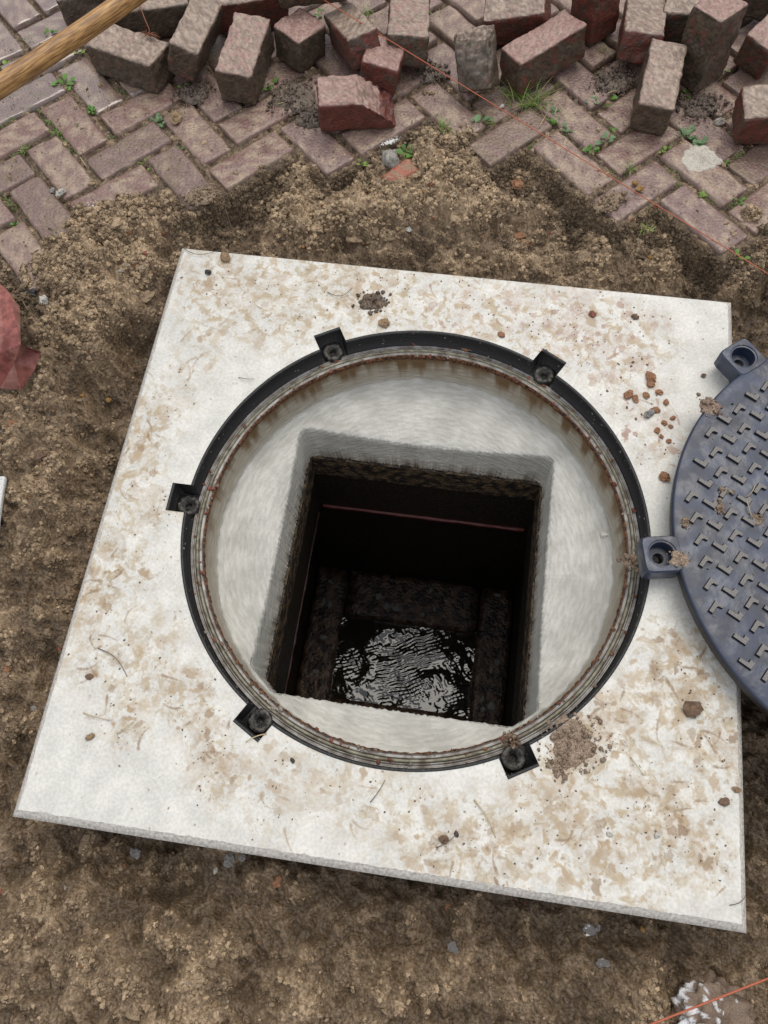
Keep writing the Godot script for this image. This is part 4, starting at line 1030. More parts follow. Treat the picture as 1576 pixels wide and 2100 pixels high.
# ---------------------------------------------------------------- small things
const STONES := [
	[0.4323, -0.3658, 0.0087, "slab", Color(0.36, 0.17, 0.08), "orange chip touching the lower side of the largest chip in the scatter", "stone_chip", "stone chips on the slab beside the cover"],
	[0.3895, -0.3376, 0.0097, "slab", Color(0.36, 0.17, 0.08), "orange chip at the left end of the scatter beside the cover", "stone_chip", "stone chips on the slab beside the cover"],
	[0.4022, -0.3302, 0.0068, "slab", Color(0.36, 0.17, 0.08), "small orange chip just right of the leftmost chip in the scatter", "stone_chip", "stone chips on the slab beside the cover"],
	[0.4231, -0.3396, 0.0082, "slab", Color(0.36, 0.17, 0.08), "orange chip midway between the largest chip and the grey flat chip", "stone_chip", "stone chips on the slab beside the cover"],
	[0.4488, -0.3508, 0.0072, "slab", Color(0.36, 0.17, 0.08), "orange chip at the right of the scatter level with the leftmost chip", "stone_chip", "stone chips on the slab beside the cover"],
	[0.4428, -0.3085, 0.0077, "slab", Color(0.36, 0.17, 0.08), "orange chip touching the right side of the grey flat chip", "stone_chip", "stone chips on the slab beside the cover"],
	[0.4625, -0.3289, 0.0062, "slab", Color(0.36, 0.17, 0.08), "tiny orange brown chip in the scatter near the left rim of the cover", "stone_chip", "stone chips on the slab beside the cover"],
	[0.4592, -0.2819, 0.0062, "slab", Color(0.36, 0.17, 0.08), "tiny orange brown chip in the scatter near the left rim of the cover", "stone_chip", "stone chips on the slab beside the cover"],
	[0.4463, -0.2628, 0.0062, "slab", Color(0.36, 0.17, 0.08), "tiny orange brown chip in the scatter near the left rim of the cover", "stone_chip", "stone chips on the slab beside the cover"],
	[0.4715, -0.2759, 0.0052, "slab", Color(0.36, 0.17, 0.08), "tiny orange brown chip in the scatter near the left rim of the cover", "stone_chip", "stone chips on the slab beside the cover"],
	[0.4690, -0.2430, 0.0056, "slab", Color(0.36, 0.17, 0.08), "tiny orange brown chip in the scatter near the left rim of the cover", "stone_chip", "stone chips on the slab beside the cover"],
	[0.4761, -0.2951, 0.0048, "slab", Color(0.36, 0.17, 0.08), "tiny orange brown chip in the scatter near the left rim of the cover", "stone_chip", "stone chips on the slab beside the cover"],
	[0.4549, -0.2509, 0.0047, "slab", Color(0.36, 0.17, 0.08), "tiny orange brown chip in the scatter near the left rim of the cover", "stone_chip", "stone chips on the slab beside the cover"],
	[0.4310, -0.3817, 0.0122, "slab", Color(0.36, 0.17, 0.08), "largest orange stone chip in the scatter on the slab left of the cover", "stone_chip", ""],
	[0.4296, -0.2979, 0.0105, "slab", Color(0.3, 0.29, 0.27), "grey flat stone chip among the orange scatter left of the cover", "stone_chip", ""],
	[0.4605, -0.1638, 0.0111, "slab", Color(0.36, 0.17, 0.08), "rust brown crumbly clod on the slab close to the left rim of the cover", "clod", ""],
	[0.1244, -0.4482, 0.0071, "slab", Color(0.36, 0.17, 0.08), "orange chip on the slab just above the upper right of the frame", "stone_chip", ""],
	[-0.1201, -0.4458, 0.0113, "slab", Color(0.36, 0.24, 0.13), "tan pebble touching the upper rim of the black frame", "pebble", ""],
	[0.0568, -0.4331, 0.0093, "ring", Color(0.36, 0.17, 0.08), "orange chip lying in the frame groove near the top", "stone_chip", ""],
	[-0.0579, -0.4385, 0.0104, "ring", Color(0.27, 0.09, 0.055), "red brown chip in the frame at the very top of the ring", "stone_chip", ""],
	[0.5362, -0.4009, 0.0058, "slab", Color(0.2, 0.12, 0.07), "brown pebble on the clean slab below the upper right corner", "pebble", ""],
	[0.3088, -0.5228, 0.0086, "slab", Color(0.27, 0.09, 0.055), "red stone chip on the muddy upper right part of the slab", "stone_chip", ""],
	[0.3974, -0.5264, 0.0071, "slab", Color(0.2, 0.12, 0.07), "brown chip near the upper right corner of the slab", "stone_chip", ""],
	[-0.4913, -0.5726, 0.0119, "slab", Color(0.36, 0.24, 0.13), "tan pebble near the upper left corner of the slab", "pebble", ""],
	[-0.5198, -0.5292, 0.0075, "slab", Color(0.05, 0.045, 0.042), "dark pebble beside the upper left corner of the slab", "pebble", ""],
	[0.5626, 0.4118, 0.0075, "slab", Color(0.2, 0.12, 0.07), "brown pebble by the right edge of the slab, lower of a pair", "pebble", ""],
	[0.5840, 0.3897, 0.0071, "slab", Color(0.36, 0.24, 0.13), "tan pebble by the right edge of the slab, upper of a pair", "pebble", ""],
	[0.1172, 0.5332, 0.0079, "slab", Color(0.2, 0.12, 0.07), "brown clod near the lower edge of the slab with a stalk beside it", "clod", ""],
	[0.1374, 0.5221, 0.0043, "slab", Color(0.05, 0.045, 0.042), "dark round pebble by the clod near the lower slab edge", "pebble", ""],
	[0.3811, 0.4879, 0.0047, "slab", Color(0.62, 0.6, 0.55), "white pebble in the mud splashes near the lower right of the slab", "pebble", ""],
	[0.4569, 0.4770, 0.0055, "slab", Color(0.62, 0.6, 0.55), "pale pebble beside a brown splash at the lower right of the slab", "pebble", ""],
	[-0.5301, 0.3577, 0.0057, "slab", Color(0.2, 0.12, 0.07), "small brown pebble on the clean lower left of the slab", "pebble", ""],
	[-0.5000, 0.4579, 0.0076, "slab", Color(0.36, 0.24, 0.13), "tan crumb lump on the clean lower left of the slab", "clod", ""],
	[0.3602, -0.0467, 0.0070, "ring", Color(0.62, 0.6, 0.55), "pale stone flake in the frame groove on the right", "stone_chip", ""],
	[-0.7171, -1.0009, 0.0157, "paving", Color(0.36, 0.24, 0.13), "flat tan pebble in the joint beside the green moss cluster", "pebble", ""],
	[-0.9302, -0.7341, 0.0099, "paving", Color(0.62, 0.6, 0.55), "white pebble in the joint by the painted brick", "pebble", ""],
	[-0.9514, -0.7405, 0.0070, "paving", Color(0.3, 0.29, 0.27), "grey pebble beside the white one by the painted brick", "pebble", ""],
	[0.3956, -0.9204, 0.0067, "paving", Color(0.4, 0.22, 0.06), "small amber pebble on the brick below the long muddy brick", "pebble", ""],
	[0.4059, -0.9040, 0.0089, "paving", Color(0.4, 0.22, 0.06), "larger amber pebble on the brick below the long muddy brick", "pebble", ""],
	[0.0705, -1.1280, 0.0059, "paving", Color(0.62, 0.6, 0.55), "white pebble on the paving left of the large grass tuft", "pebble", ""],
	[-0.8810, -0.4377, 0.0123, "soil", Color(0.62, 0.6, 0.55), "white pebble in the sand right of the red sheet", "pebble", ""],
	[-0.9214, -0.4556, 0.0146, "soil", Color(0.05, 0.045, 0.042), "dark slate pebble in the sand above the red sheet", "pebble", ""],
	[-0.8625, -0.1349, 0.0084, "soil", Color(0.36, 0.17, 0.08), "orange pebble in the soil below the red sheet", "pebble", ""],
	[-0.7854, -0.0755, 0.0134, "soil", Color(0.2, 0.12, 0.07), "brown stone in the soil between the board and the slab", "pebble", ""],
	[-0.7279, -0.2729, 0.0064, "soil", Color(0.4, 0.22, 0.06), "amber pebble in the dark hollow left of the slab", "pebble", ""],
	[-0.7783, -0.2640, 0.0059, "soil", Color(0.4, 0.22, 0.06), "small amber pebble in the soil left of the hollow", "pebble", ""],
	[0.4796, 0.6262, 0.0055, "soil", Color(0.4, 0.22, 0.06), "amber pebble in the dark mud under the lower right slab corner", "pebble", ""],
	[0.1449, 0.6374, 0.0065, "soil", Color(0.36, 0.17, 0.08), "orange pebble in the mud just below the slab edge", "pebble", ""],
	[-0.4383, 0.6366, 0.0110, "soil", Color(0.3, 0.29, 0.27), "bluish grey stone in the mud below the slab left corner", "pebble", ""],
	[-0.4483, 0.6597, 0.0034, "soil", Color(0.36, 0.17, 0.08), "tiny orange pebble beneath the bluish grey stone", "pebble", ""],
	[-0.2749, 0.6423, 0.0050, "soil", Color(0.62, 0.6, 0.55), "white chip in the mud below the lower slab edge", "pebble", ""],
	[-0.2544, 0.6201, 0.0126, "soil", Color(0.3, 0.29, 0.27), "angular grey stone tucked under the lower slab edge", "pebble", ""],
	[-0.2323, 0.6115, 0.0084, "soil", Color(0.3, 0.29, 0.27), "smaller grey stone beside the angular one under the slab edge", "pebble", ""],
	[-0.1604, 0.6431, 0.0099, "soil", Color(0.36, 0.17, 0.08), "rust coloured lump in the mud below the middle of the slab edge", "clod", ""],
	[0.1627, -0.7838, 0.0090, "soil", Color(0.36, 0.17, 0.08), "orange pebble in the soil behind the slab", "pebble", ""],
	[0.1473, -0.8066, 0.0125, "soil", Color(0.36, 0.17, 0.08), "flat rust orange shard in the soil behind the slab", "pebble", ""],
	[0.1300, -0.9389, 0.0151, "soil", Color(0.36, 0.17, 0.08), "sandy orange clod on the mound below the paving", "clod", ""],
	[0.1654, -0.7484, 0.0090, "soil", Color(0.2, 0.12, 0.07), "brown pebble in the soil just behind the slab edge", "pebble", ""],
	[0.4488, -0.7659, 0.0055, "soil", Color(0.4, 0.22, 0.06), "small amber pebble in the soil near the right paving corner", "pebble", ""],
	[-0.1115, -0.7652, 0.0080, "soil", Color(0.62, 0.6, 0.55), "pale pebble in the dark soil behind the slab", "pebble", ""],
	[-0.6682, 0.4159, 0.0073, "soil", Color(0.3, 0.29, 0.27), "grey shard in the soil left of the slab", "pebble", ""],
	[-0.7236, 0.3546, 0.0074, "soil", Color(0.36, 0.17, 0.08), "orange pebble at the far left of the soil beside the slab", "pebble", ""],
	[-0.6406, 0.4138, 0.0100, "soil", Color(0.3, 0.29, 0.27), "bluish stone in the wet hollow beside the left slab edge", "pebble", ""],
	[-0.6078, 0.4706, 0.0116, "soil", Color(0.3, 0.29, 0.27), "pale bluish stone at the bottom of the hollow left of the slab", "pebble", ""],
	[-0.2220, 0.8350, 0.0055, "soil", Color(0.36, 0.24, 0.13), "tan pebble near the bottom edge", "pebble", ""],
	[0.5128, 0.2688, 0.0156, "slab", Color(0.2, 0.12, 0.07), "brown earth lump on the muddy slab below the cover", "clod", ""],
	[-0.1489, 0.4470, 0.0041, "slab", Color(0.05, 0.045, 0.042), "tiny dark pebble left of the lower frame edge", "pebble", ""]]
const PATS := [
	["mud_heap", "small heap of dark crumbly soil on the slab above the frame", "mud", "slab", -0.1526, -0.4968, 0.0374, 0.0262, 0.0100, Color(0.09, 0.065, 0.045), Color(0.22, 0.155, 0.105), 0.50, 0.20],
	["mud_heap", "large sandy mud patch on the slab right of the lowest bolt pocket", "mud", "slab", 0.3177, 0.3531, 0.0539, 0.0404, 0.0050, Color(0.22, 0.155, 0.105), Color(0.36, 0.265, 0.19), 0.60, 0.40],
	["mud_heap", "thin brown mud smear on the slab below the lowest bolt pocket", "mud", "slab", 0.2969, 0.3878, 0.0276, 0.0165, 0.0050, Color(0.22, 0.155, 0.105), Color(0.36, 0.265, 0.19), 0.60, 1.40],
	["mud_heap", "mud clump over the frame rim beside the lowest bolt pocket", "mud", "ring", 0.2167, 0.3603, 0.0203, 0.0162, 0.0300, Color(0.22, 0.155, 0.105), Color(0.36, 0.265, 0.19), 0.40, 0.00],
	["mud_heap", "sandy mud filling the corner lug of the cover", "mud", "lid", 0.4711, 0.0216, 0.0186, 0.0168, 0.0060, Color(0.36, 0.265, 0.19), Color(0.36, 0.27, 0.19), 0.50, 0.30],
	["mud_heap", "pinkish mud smear on the upper left rim of the cover", "mud", "lid", 0.5261, -0.2955, 0.0183, 0.0238, 0.0040, Color(0.22, 0.14, 0.11), Color(0.36, 0.265, 0.19), 0.60, 0.80],
	["mud_heap", "muddy clod between two raised marks in the middle of the visible cover", "mud", "lid", 0.5521, -0.1194, 0.0122, 0.0086, 0.0060, Color(0.22, 0.155, 0.105), Color(0.36, 0.265, 0.19), 0.50, 0.30],
	["mud_heap", "muddy clod below the middle clod on the cover", "mud", "lid", 0.5439, -0.0873, 0.0095, 0.0114, 0.0060, Color(0.22, 0.155, 0.105), Color(0.36, 0.265, 0.19), 0.50, 0.10],
	["mud_heap", "muddy clod at the tip of a straw near the right edge of the cover", "mud", "lid", 0.6075, -0.0720, 0.0112, 0.0134, 0.0080, Color(0.22, 0.155, 0.105), Color(0.36, 0.265, 0.19), 0.50, 0.90],
	["mud_heap", "small mud crumb on the left part of the cover by a raised mark", "mud", "lid", 0.4828, -0.0487, 0.0078, 0.0109, 0.0050, Color(0.22, 0.155, 0.105), Color(0.36, 0.265, 0.19), 0.50, 0.50],
	["mud_heap", "brown mud clump packed into the frame groove beside the cover lug", "mud", "ring", 0.4185, -0.0009, 0.0238, 0.0214, 0.0100, Color(0.22, 0.155, 0.105), Color(0.36, 0.265, 0.19), 0.50, 0.50],
	["mortar_pat", "pat of pale dried mortar stuck on a paving brick at the upper right", "mortar", "paving", 0.5472, -1.0144, 0.0495, 0.0421, 0.0070, Color(0.52, 0.48, 0.41), Color(0.62, 0.58, 0.5), 0.45, -0.50],
	["mortar_pat", "small pale mortar crumb on the paving above the mortar pat", "mortar", "paving", 0.5892, -1.1387, 0.0138, 0.0097, 0.0090, Color(0.4, 0.37, 0.32), Color(0.55, 0.5, 0.44), 0.40, 0.20],
	["mud_heap", "heap of dark earth on the paving between the loose bricks", "mud", "paving", -0.4458, -1.1027, 0.0631, 0.0631, 0.0160, Color(0.12, 0.088, 0.064), Color(0.2, 0.15, 0.113), 0.50, 0.20],
	["mud_heap", "dark earth heap on the paving below the standing bricks at the right", "mud", "paving", 0.3306, -1.2485, 0.0548, 0.0439, 0.0160, Color(0.11, 0.083, 0.062), Color(0.19, 0.142, 0.11), 0.50, 0.40],
	["mud_heap", "dark earth between the bricks and the wooden handle", "mud", "paving", -0.6980, -1.0911, 0.0491, 0.0393, 0.0140, Color(0.11, 0.083, 0.062), Color(0.19, 0.142, 0.11), 0.50, 0.40],
	["mud_heap", "brown earth heap on the paving behind the split half brick", "mud", "paving", -0.3861, -1.0435, 0.0478, 0.0383, 0.0140, Color(0.10, 0.075, 0.058), Color(0.17, 0.13, 0.1), 0.50, 0.90],
	["mud_heap", "earth spill on the paving right of the long muddy brick", "mud", "paving", 0.5483, -1.1822, 0.0581, 0.0465, 0.0100, Color(0.11, 0.083, 0.062), Color(0.19, 0.142, 0.11), 0.60, 0.10],
	["mud_heap", "earth lying in the gap left of the broken brick chunk", "mud", "paving", -0.1145, -1.2244, 0.0414, 0.0331, 0.0120, Color(0.11, 0.083, 0.062), Color(0.19, 0.142, 0.11), 0.60, 0.10],
	["mud_heap", "sand spilled over the tip of the brick at the right paving corner", "mud", "paving", 0.3388, -0.8597, 0.0442, 0.0265, 0.0080, Color(0.24, 0.17, 0.11), Color(0.34, 0.25, 0.16), 0.50, 0.70],
	["mud_heap", "sand spilled over the end of the brick above the slab corner", "mud", "paving", -0.6019, -0.7626, 0.0459, 0.0275, 0.0080, Color(0.24, 0.17, 0.11), Color(0.34, 0.25, 0.16), 0.50, 0.50],
	["paint_splash", "spattered white paint on the paving brick at the left", "paint", "paving", -0.8401, -0.6946, 0.0344, 0.0258, 0.0012, Color(0.8, 0.8, 0.8), Color(0.8, 0.8, 0.8), 0.90, 0.60],
	["paint_splash", "smear of white mortar along the edge of the brick behind the mortar lump", "paint", "paving", -0.1851, -0.9835, 0.0257, 0.0090, 0.0015, Color(0.6, 0.6, 0.6), Color(0.6, 0.6, 0.6), 0.70, 0.70]]
const STRAWS := [
	["straw", "slab", -0.5235, 0.4198, -0.4744, 0.4254, 0.02, 0.0011, "short pale straw on the clean lower left of the slab"],
	["straw", "slab", -0.4548, 0.4458, -0.4325, 0.4220, 0.05, 0.0011, "pale straw leaning toward the left bolt pocket at the lower left"],
	["hair_root", "slab", -0.5295, 0.3067, -0.4639, 0.3485, -0.12, 0.0010, "dark bent root on the slab left of the frame"],
	["hair_root", "slab", -0.5970, -0.5936, -0.5081, -0.5935, 0.25, 0.0009, "curved dark root at the upper left corner of the slab"],
	["straw", "slab", 0.1595, 0.4656, 0.2003, 0.5183, -0.06, 0.0012, "long brown grass stalk on the lower middle of the slab"],
	["hair_root", "slab", 0.1069, 0.5465, 0.1393, 0.5174, 0.08, 0.0009, "thin stalk by the brown clod near the lower slab edge"],
	["hair_root", "slab", 0.5690, 0.5635, 0.5948, 0.5431, 0.12, 0.0008, "thin dark hair at the lower right corner of the slab"],
	["hair_root", "slab", -0.2529, -0.5099, -0.2026, -0.5264, 0.35, 0.0009, "curled dark root on the upper part of the slab"],
	["straw", "slab", -0.2001, 0.4099, -0.2329, 0.4283, 0.05, 0.0012, "pale straw caught in the lower left bolt pocket"],
	["straw", "slab", 0.4111, 0.3622, 0.4334, 0.3880, 0.03, 0.0012, "greenish stalk on the muddy lower right of the slab"],
	["hair_root", "slab", -0.0087, 0.4934, 0.0103, 0.4559, 0.04, 0.0009, "straight dark stalk on the slab below the frame"],
	["hair_root", "slab", -0.3979, -0.2772, -0.3653, -0.2778, 0.12, 0.0008, "tiny dark root on the slab left of the top bolt pocket"],
	["straw", "lid", 0.6049, -0.1386, 0.5887, -0.1121, -0.08, 0.0009, "upper half of a pale bent straw on the cover"],
	["straw", "lid", 0.5886, -0.1102, 0.5979, -0.0750, 0.05, 0.0009, "lower half of a pale bent straw on the cover"],
	["straw", "paving", 0.2049, -1.1514, 0.2397, -1.0956, 0.03, 0.0011, "dry yellow stalk on the paving right of the large grass tuft"],
	["straw", "paving", 0.1644, -1.0710, 0.1781, -1.1110, 0.03, 0.0011, "dry yellow stalk on the brick under the large grass tuft"],
	["straw", "paving", 0.3206, -1.1974, 0.3438, -1.2082, 0.03, 0.0016, "flat tan stalk beside the weed left of the long muddy brick"],
	["straw", "paving", -1.1354, -1.2140, -1.0692, -1.2835, 0.20, 0.0012, "long pale stalk on the wet paving above the wooden handle"],
	["straw", "paving", -0.4766, -1.0710, -0.4511, -1.0788, 0.05, 0.0011, "short pale stalk on the earth by the split half brick"],
	["straw", "paving", -0.9159, -0.8471, -0.8907, -0.8191, 0.02, 0.0011, "pale straw standing in the joint above the painted brick"],
	["straw", "soil", -0.9351, -0.4486, -0.9115, -0.4110, 0.05, 0.0008, "fine pale stalk in the sand beside the red sheet"],
	["hair_root", "soil", -0.5511, -0.7828, -0.4972, -0.6999, 0.10, 0.0009, "thin dry root hanging in the crack behind the slab corner"],
	["hair_root", "soil", -0.5384, -0.7692, -0.4822, -0.7134, -0.10, 0.0009, "second dry root in the crack behind the slab corner, further right"],
	["hair_root", "soil", -0.5157, -0.7419, -0.4865, -0.7056, 0.20, 0.0011, "pale short root just above the upper left slab edge"]]

func surface_y(kind: String, x: float, z: float) -> float:
	match kind:
		"slab": return 0.0
		"paving": return PAVE + 0.002
		"lid": return 0.0595
		"ring": return -0.042
	return ground_y(x, z)

func painted(m: ArrayMesh) -> ArrayMesh:   # white paint on the upper left of the stone
	var a := m.surface_get_arrays(0)
	var v: PackedVector3Array = a[Mesh.ARRAY_VERTEX]; var c: PackedColorArray = a[Mesh.ARRAY_COLOR]
	for i in v.size():
		var p := v[i]
		if nz4.get_noise_3dv(p * 1.6) * 1.3 - p.x * 11.0 - p.z * 2.0 > 0.42 and p.y > 0.0: c[i] = Color(0.72, 0.72, 0.74)
	a[Mesh.ARRAY_COLOR] = c
	var o := ArrayMesh.new(); o.add_surface_from_arrays(Mesh.PRIMITIVE_TRIANGLES, a)
	return o

func splash(rx: float, rz: float, seed_: int) -> ArrayMesh:   # many small flecks of paint
	var st := begin()
	var r := RandomNumberGenerator.new(); r.seed = seed_
	for k in 90:
		var a := r.randf() * TAU; var d := pow(r.randf(), 0.8) * 1.2
		var sz := lerpf(0.0045, 0.0008, clampf(d * 0.8 + r.randf() * 0.3, 0, 1))
		st.append_from(pebble(Vector3(sz, 0.0006, sz * r.randf_range(0.6, 1.0)), seed_ + k, Color.WHITE, Color.WHITE, 4), 0, Transform3D(Basis(Vector3.UP, r.randf() * 6.0), Vector3(cos(a) * d * rx, 0.0006, sin(a) * d * rz)))
	return done(st)

func small_things():
	var k := 0
	for s in STONES:
		k += 1
		var c: Color = s[4]
		var r: float = s[2]
		var rr := RandomNumberGenerator.new(); rr.seed = 900 + k
		var y := surface_y(s[3], s[0], s[1])
		var o := part(s[6], pebble(Vector3(r * rr.randf_range(0.9, 1.25), r * rr.randf_range(0.45, 0.7), r * rr.randf_range(0.7, 1.0)), 900 + k, c, c * 0.62, 7, true, 1.35), M.stone, self, Transform3D(Basis(Vector3.UP, rr.randf() * TAU), Vector3(s[0], y + r * 0.3, s[1])))
		tag(o, s[5], s[6].replace("_", " "), s[7])
	for p in PATS:
		k += 1
		var y := surface_y(p[3], p[4], p[5])
		var o := part(p[0], heap(p[6], p[7], p[8], 1200 + k, p[9], p[10], p[11]) if p[0] == "mud_heap" else (splash(p[6], p[7], 1200 + k) if p[0] == "paint_splash" else pat(p[6], p[7], p[8], 1200 + k, p[9], p[10], p[11], 14, 60)), M.white if p[0] == "paint_splash" else (M.stone if p[0] in ["mortar_pat"] else M.mud), self, Transform3D(Basis(Vector3.UP, p[12]), Vector3(p[4], y, p[5])))
		tag(o, p[1], p[2])
	for s in STRAWS:
		k += 1
		var a := Vector3(s[2], surface_y(s[1], s[2], s[3]) + 0.002, s[3]); var b := Vector3(s[4], surface_y(s[1], s[4], s[5]) + 0.002, s[5])
		var side := (b - a).cross(Vector3.UP) * float(s[6])
		var pts := []
		for i in 9:
			var t := i / 8.0
			pts.append(a.lerp(b, t) + side * sin(PI * t) + Vector3.UP * 0.004 * sin(PI * t))
		tag(part(s[0], tube(pts, s[7], s[7] * 0.6, 5), M.straw if s[0] == "straw" else M.hair, self), s[8], "straw" if s[0] == "straw" else "root")
	# tool handle
	var hp := []
	for i in 24: hp.append(Vector3(-0.8647, 0.5073, -0.2462).lerp(Vector3(-0.4570, 0.5350, -0.7750), i / 23.0) + Vector3(0, 0.0012 * sin(i * 0.35), 0))
	tag(part("tool_handle", tube(hp, 0.0158, 0.016, 24), M.wood), "worn round wooden tool handle slanting across the upper left corner", "tool handle")
	# mason's strings
	tag(part("string_line", tube([Vector3(-1.7868, 0.1630, -2.1647), Vector3(0.1691, 0.0650, -0.9419), Vector3(2.1249, -0.0330, 0.2808)], 0.0011, 0.0011, 6), M.string), "orange builder string stretched across the loose bricks and paving", "string", "builder's strings stretched across the dig")
	tag(part("string_line", tube([Vector3(-0.0054, 0.0400, 0.9579), Vector3(0.5232, 0.0400, 0.6954), Vector3(1.0519, 0.0400, 0.4330)], 0.0016, 0.0016, 6), M.string), "orange builder string crossing the lower right corner over the painted stone", "string", "builder's strings stretched across the dig")
	# red root on the brick under the handle
	var rp := [Vector3(-0.8573, 0.0750, -1.2859), Vector3(-0.8429, 0.0710, -1.2505), Vector3(-0.8229, 0.0670, -1.2126), Vector3(-0.8059, 0.0630, -1.1852), Vector3(-0.8000, 0.0590, -1.1672)]
	var st := begin(); st.append_from(tube(rp, 0.0016, 0.0008, 5), 0, Transform3D())
	var r := RandomNumberGenerator.new(); r.seed = 31
	for i in 22:
		var e: Vector3 = rp[-1] + Vector3(r.randf_range(-0.03, 0.03), r.randf_range(-0.004, 0.004), r.randf_range(-0.015, 0.015))
		st.append_from(tube([rp[-1] + Vector3(r.randf_range(-0.012, 0.012), 0.002, r.randf_range(-0.008, 0.008)), rp[-1].lerp(e, 0.5) + Vector3(0, 0.006, 0), e], 0.0009, 0.0005, 4), 0, Transform3D())
	var rm := mat(Color(0.2, 0.07, 0.03), 0.6)
	tag(part("root_tuft", st.commit(), rm), "reddish thread like root with a tangled tip on the brick under the handle", "root")
	# red crumpled sheet at the left edge
	st = begin(true)
	var P := {"a": Vector3(-0.9618, 0.0100, -0.4379), "b": Vector3(-0.9152, 0.0350, -0.4008), "c": Vector3(-0.8910, 0.0200, -0.3749), "d": Vector3(-0.8336, 0.0600, -0.2634), "e": Vector3(-0.8778, 0.0550, -0.2802), "f": Vector3(-0.8368, -0.0200, -0.2981), "g": Vector3(-0.8431, -0.0300, -0.2598), "h": Vector3(-0.8660, -0.0450, -0.2155), "i": Vector3(-0.9100, -0.0400, -0.2116), "j": Vector3(-0.9556, 0.0500, -0.2620), "k": Vector3(-1.0146, 0.0200, -0.4131), "l": Vector3(-0.9707, -0.0400, -0.1990), "m": Vector3(-0.8866, 0.0350, -0.2524), "n": Vector3(-0.8653, 0.0100, -0.2467), "o": Vector3(-0.8525, 0.0000, -0.2911)}
	var shades := [lin(168, 104, 94), lin(178, 124, 114), lin(160, 92, 82), lin(172, 112, 104)]
	var f := 0
	for t in [["a", "b", "e"], ["b", "c", "d"], ["b", "d", "e"], ["a", "k", "e"], ["k", "e", "j"], ["e", "j", "m"], ["e", "d", "m"], ["m", "d", "n"], ["d", "f", "o"], ["d", "o", "n"], ["o", "f", "n"], ["f", "g", "n"], ["g", "h", "n"], ["h", "i", "n"], ["n", "i", "m"], ["i", "m", "j"], ["i", "l", "j"]]:
		st.set_color(shades[f % 4] * 0.8); f += 1
		tri(st, P[t[0]], P[t[1]], P[t[2]], Vector3(0.3, 1, 0.4))
	tag(part("crumpled_sheet", done(st), M.red_cloth), "dusty red crumpled sheet with sharp creases at the left edge of the soil", "sheet")
	var wb := part("white_board", block(Vector3(0.16, 0.012, 0.16), Vector3i(8, 4, 8), 0.002, 0.001, 77, func(_p, _n): return Color.WHITE), M.white, self, Transform3D(Basis.from_euler(Vector3(0.06, deg_to_rad(9.07), 0.03)), Vector3(-0.8848, -0.0300, 0.0844)))
	tag(wb, "corner of a flat white board half buried in soil at the left edge", "board")
	var ps := painted(pebble(Vector3(0.062, 0.03, 0.055), 520, lin(150, 128, 108) * 0.75, lin(128, 106, 88) * 0.7, 40))
	tag(part("stone", ps, M.stone, self, Transform3D(Basis(Vector3.UP, 0.5), Vector3(0.5847, -0.1150, 0.7320))), "large pale brown stone spattered with white paint near the lower string", "stone")
	# brick fragment and mortar lump on the mound by the paving
	tag(part("brick_fragment", block(Vector3(0.085, 0.03, 0.05), Vector3i(10, 5, 7), 0.008, 0.006, 88, func(p, _n): return (lin(168, 96, 72).lerp(lin(150, 120, 96), clampf(0.5 + 2.0 * nz4.get_noise_3dv(p * 2.0), 0, 1))) * 0.9), M.loose, self, Transform3D(Basis.from_euler(Vector3(0.1, 0.75, 0.12)), Vector3(-0.1487, -0.0520, -0.9055))), "orange red brick fragment half buried on top of the sand mound", "brick fragment")
	tag(part("mortar_lump", pebble(Vector3(0.021, 0.022, 0.026), 540, lin(176, 172, 164), lin(120, 116, 110), 12), M.stone, self, Transform3D(Basis(Vector3.UP, 0.4), Vector3(-0.1779, -0.0400, -0.9389))), "grey crumpled mortar lump against the brick edge beside a green weed", "mortar lump")
	# puddles in the mud below the slab
	var i := 0
	for p in [[0.1608, 0.7056, 0.0117, 0.0134, "small bright puddle in the mud below the middle of the slab"], [0.4107, 0.6852, 0.0099, 0.0083, "small puddle in the dark mud right of the bright one"], [0.3946, 0.6374, 0.0168, 0.0101, "wet film of water in the mud under the slab edge"]]:
		var s := begin()
		for a in 20:
			var q := []
			for e in 2:
				var an := TAU * (a + e) / 20.0
				var rr := 1.0 + 0.22 * sin(an * 2.0 + i * 2.0) + 0.12 * sin(an * 3.0 + i) + 0.1 * sin(an * 7.0)
				q.append(Vector3(cos(an) * rr * p[2], 0, sin(an) * rr * p[3]))
			tri(s, Vector3.ZERO, q[0], q[1], Vector3.UP)
		var o := part("puddle", done(s), M.puddle, self, Transform3D(Basis(), Vector3(p[0], ground_y(p[0], p[1]) + 0.004, p[1])))
		tag(o, p[4], "puddle"); i += 1
	# flakes of rust and grit lying on the seat of the frame
	r.seed = 77
	var mesh := pebble(Vector3(1, 0.5, 0.7), 560, Color.WHITE, Color(0.7, 0.7, 0.7), 4, true, 1.7)
	var T := []; var C := []
	for n in 420:
		var a := r.randf() * TAU; var rad := r.randf_range(0.405, 0.432) if r.randf() < 0.7 else r.randf_range(0.404, 0.41)
		var sz := lerpf(0.0009, 0.0058, pow(r.randf(), 4.0))
		T.append(Transform3D(Basis.from_euler(Vector3(r.randf() * 0.6, r.randf() * TAU, r.randf() * 0.6)).scaled(Vector3.ONE * sz), Vector3(cos(a) * rad, -0.041 + sz * 0.3, sin(a) * rad)))
		C.append([Color(0.2, 0.065, 0.03), Color(0.26, 0.12, 0.05), Color(0.28, 0.2, 0.14), Color(0.3, 0.1, 0.07), Color(0.36, 0.32, 0.27)][r.randi() % 5])
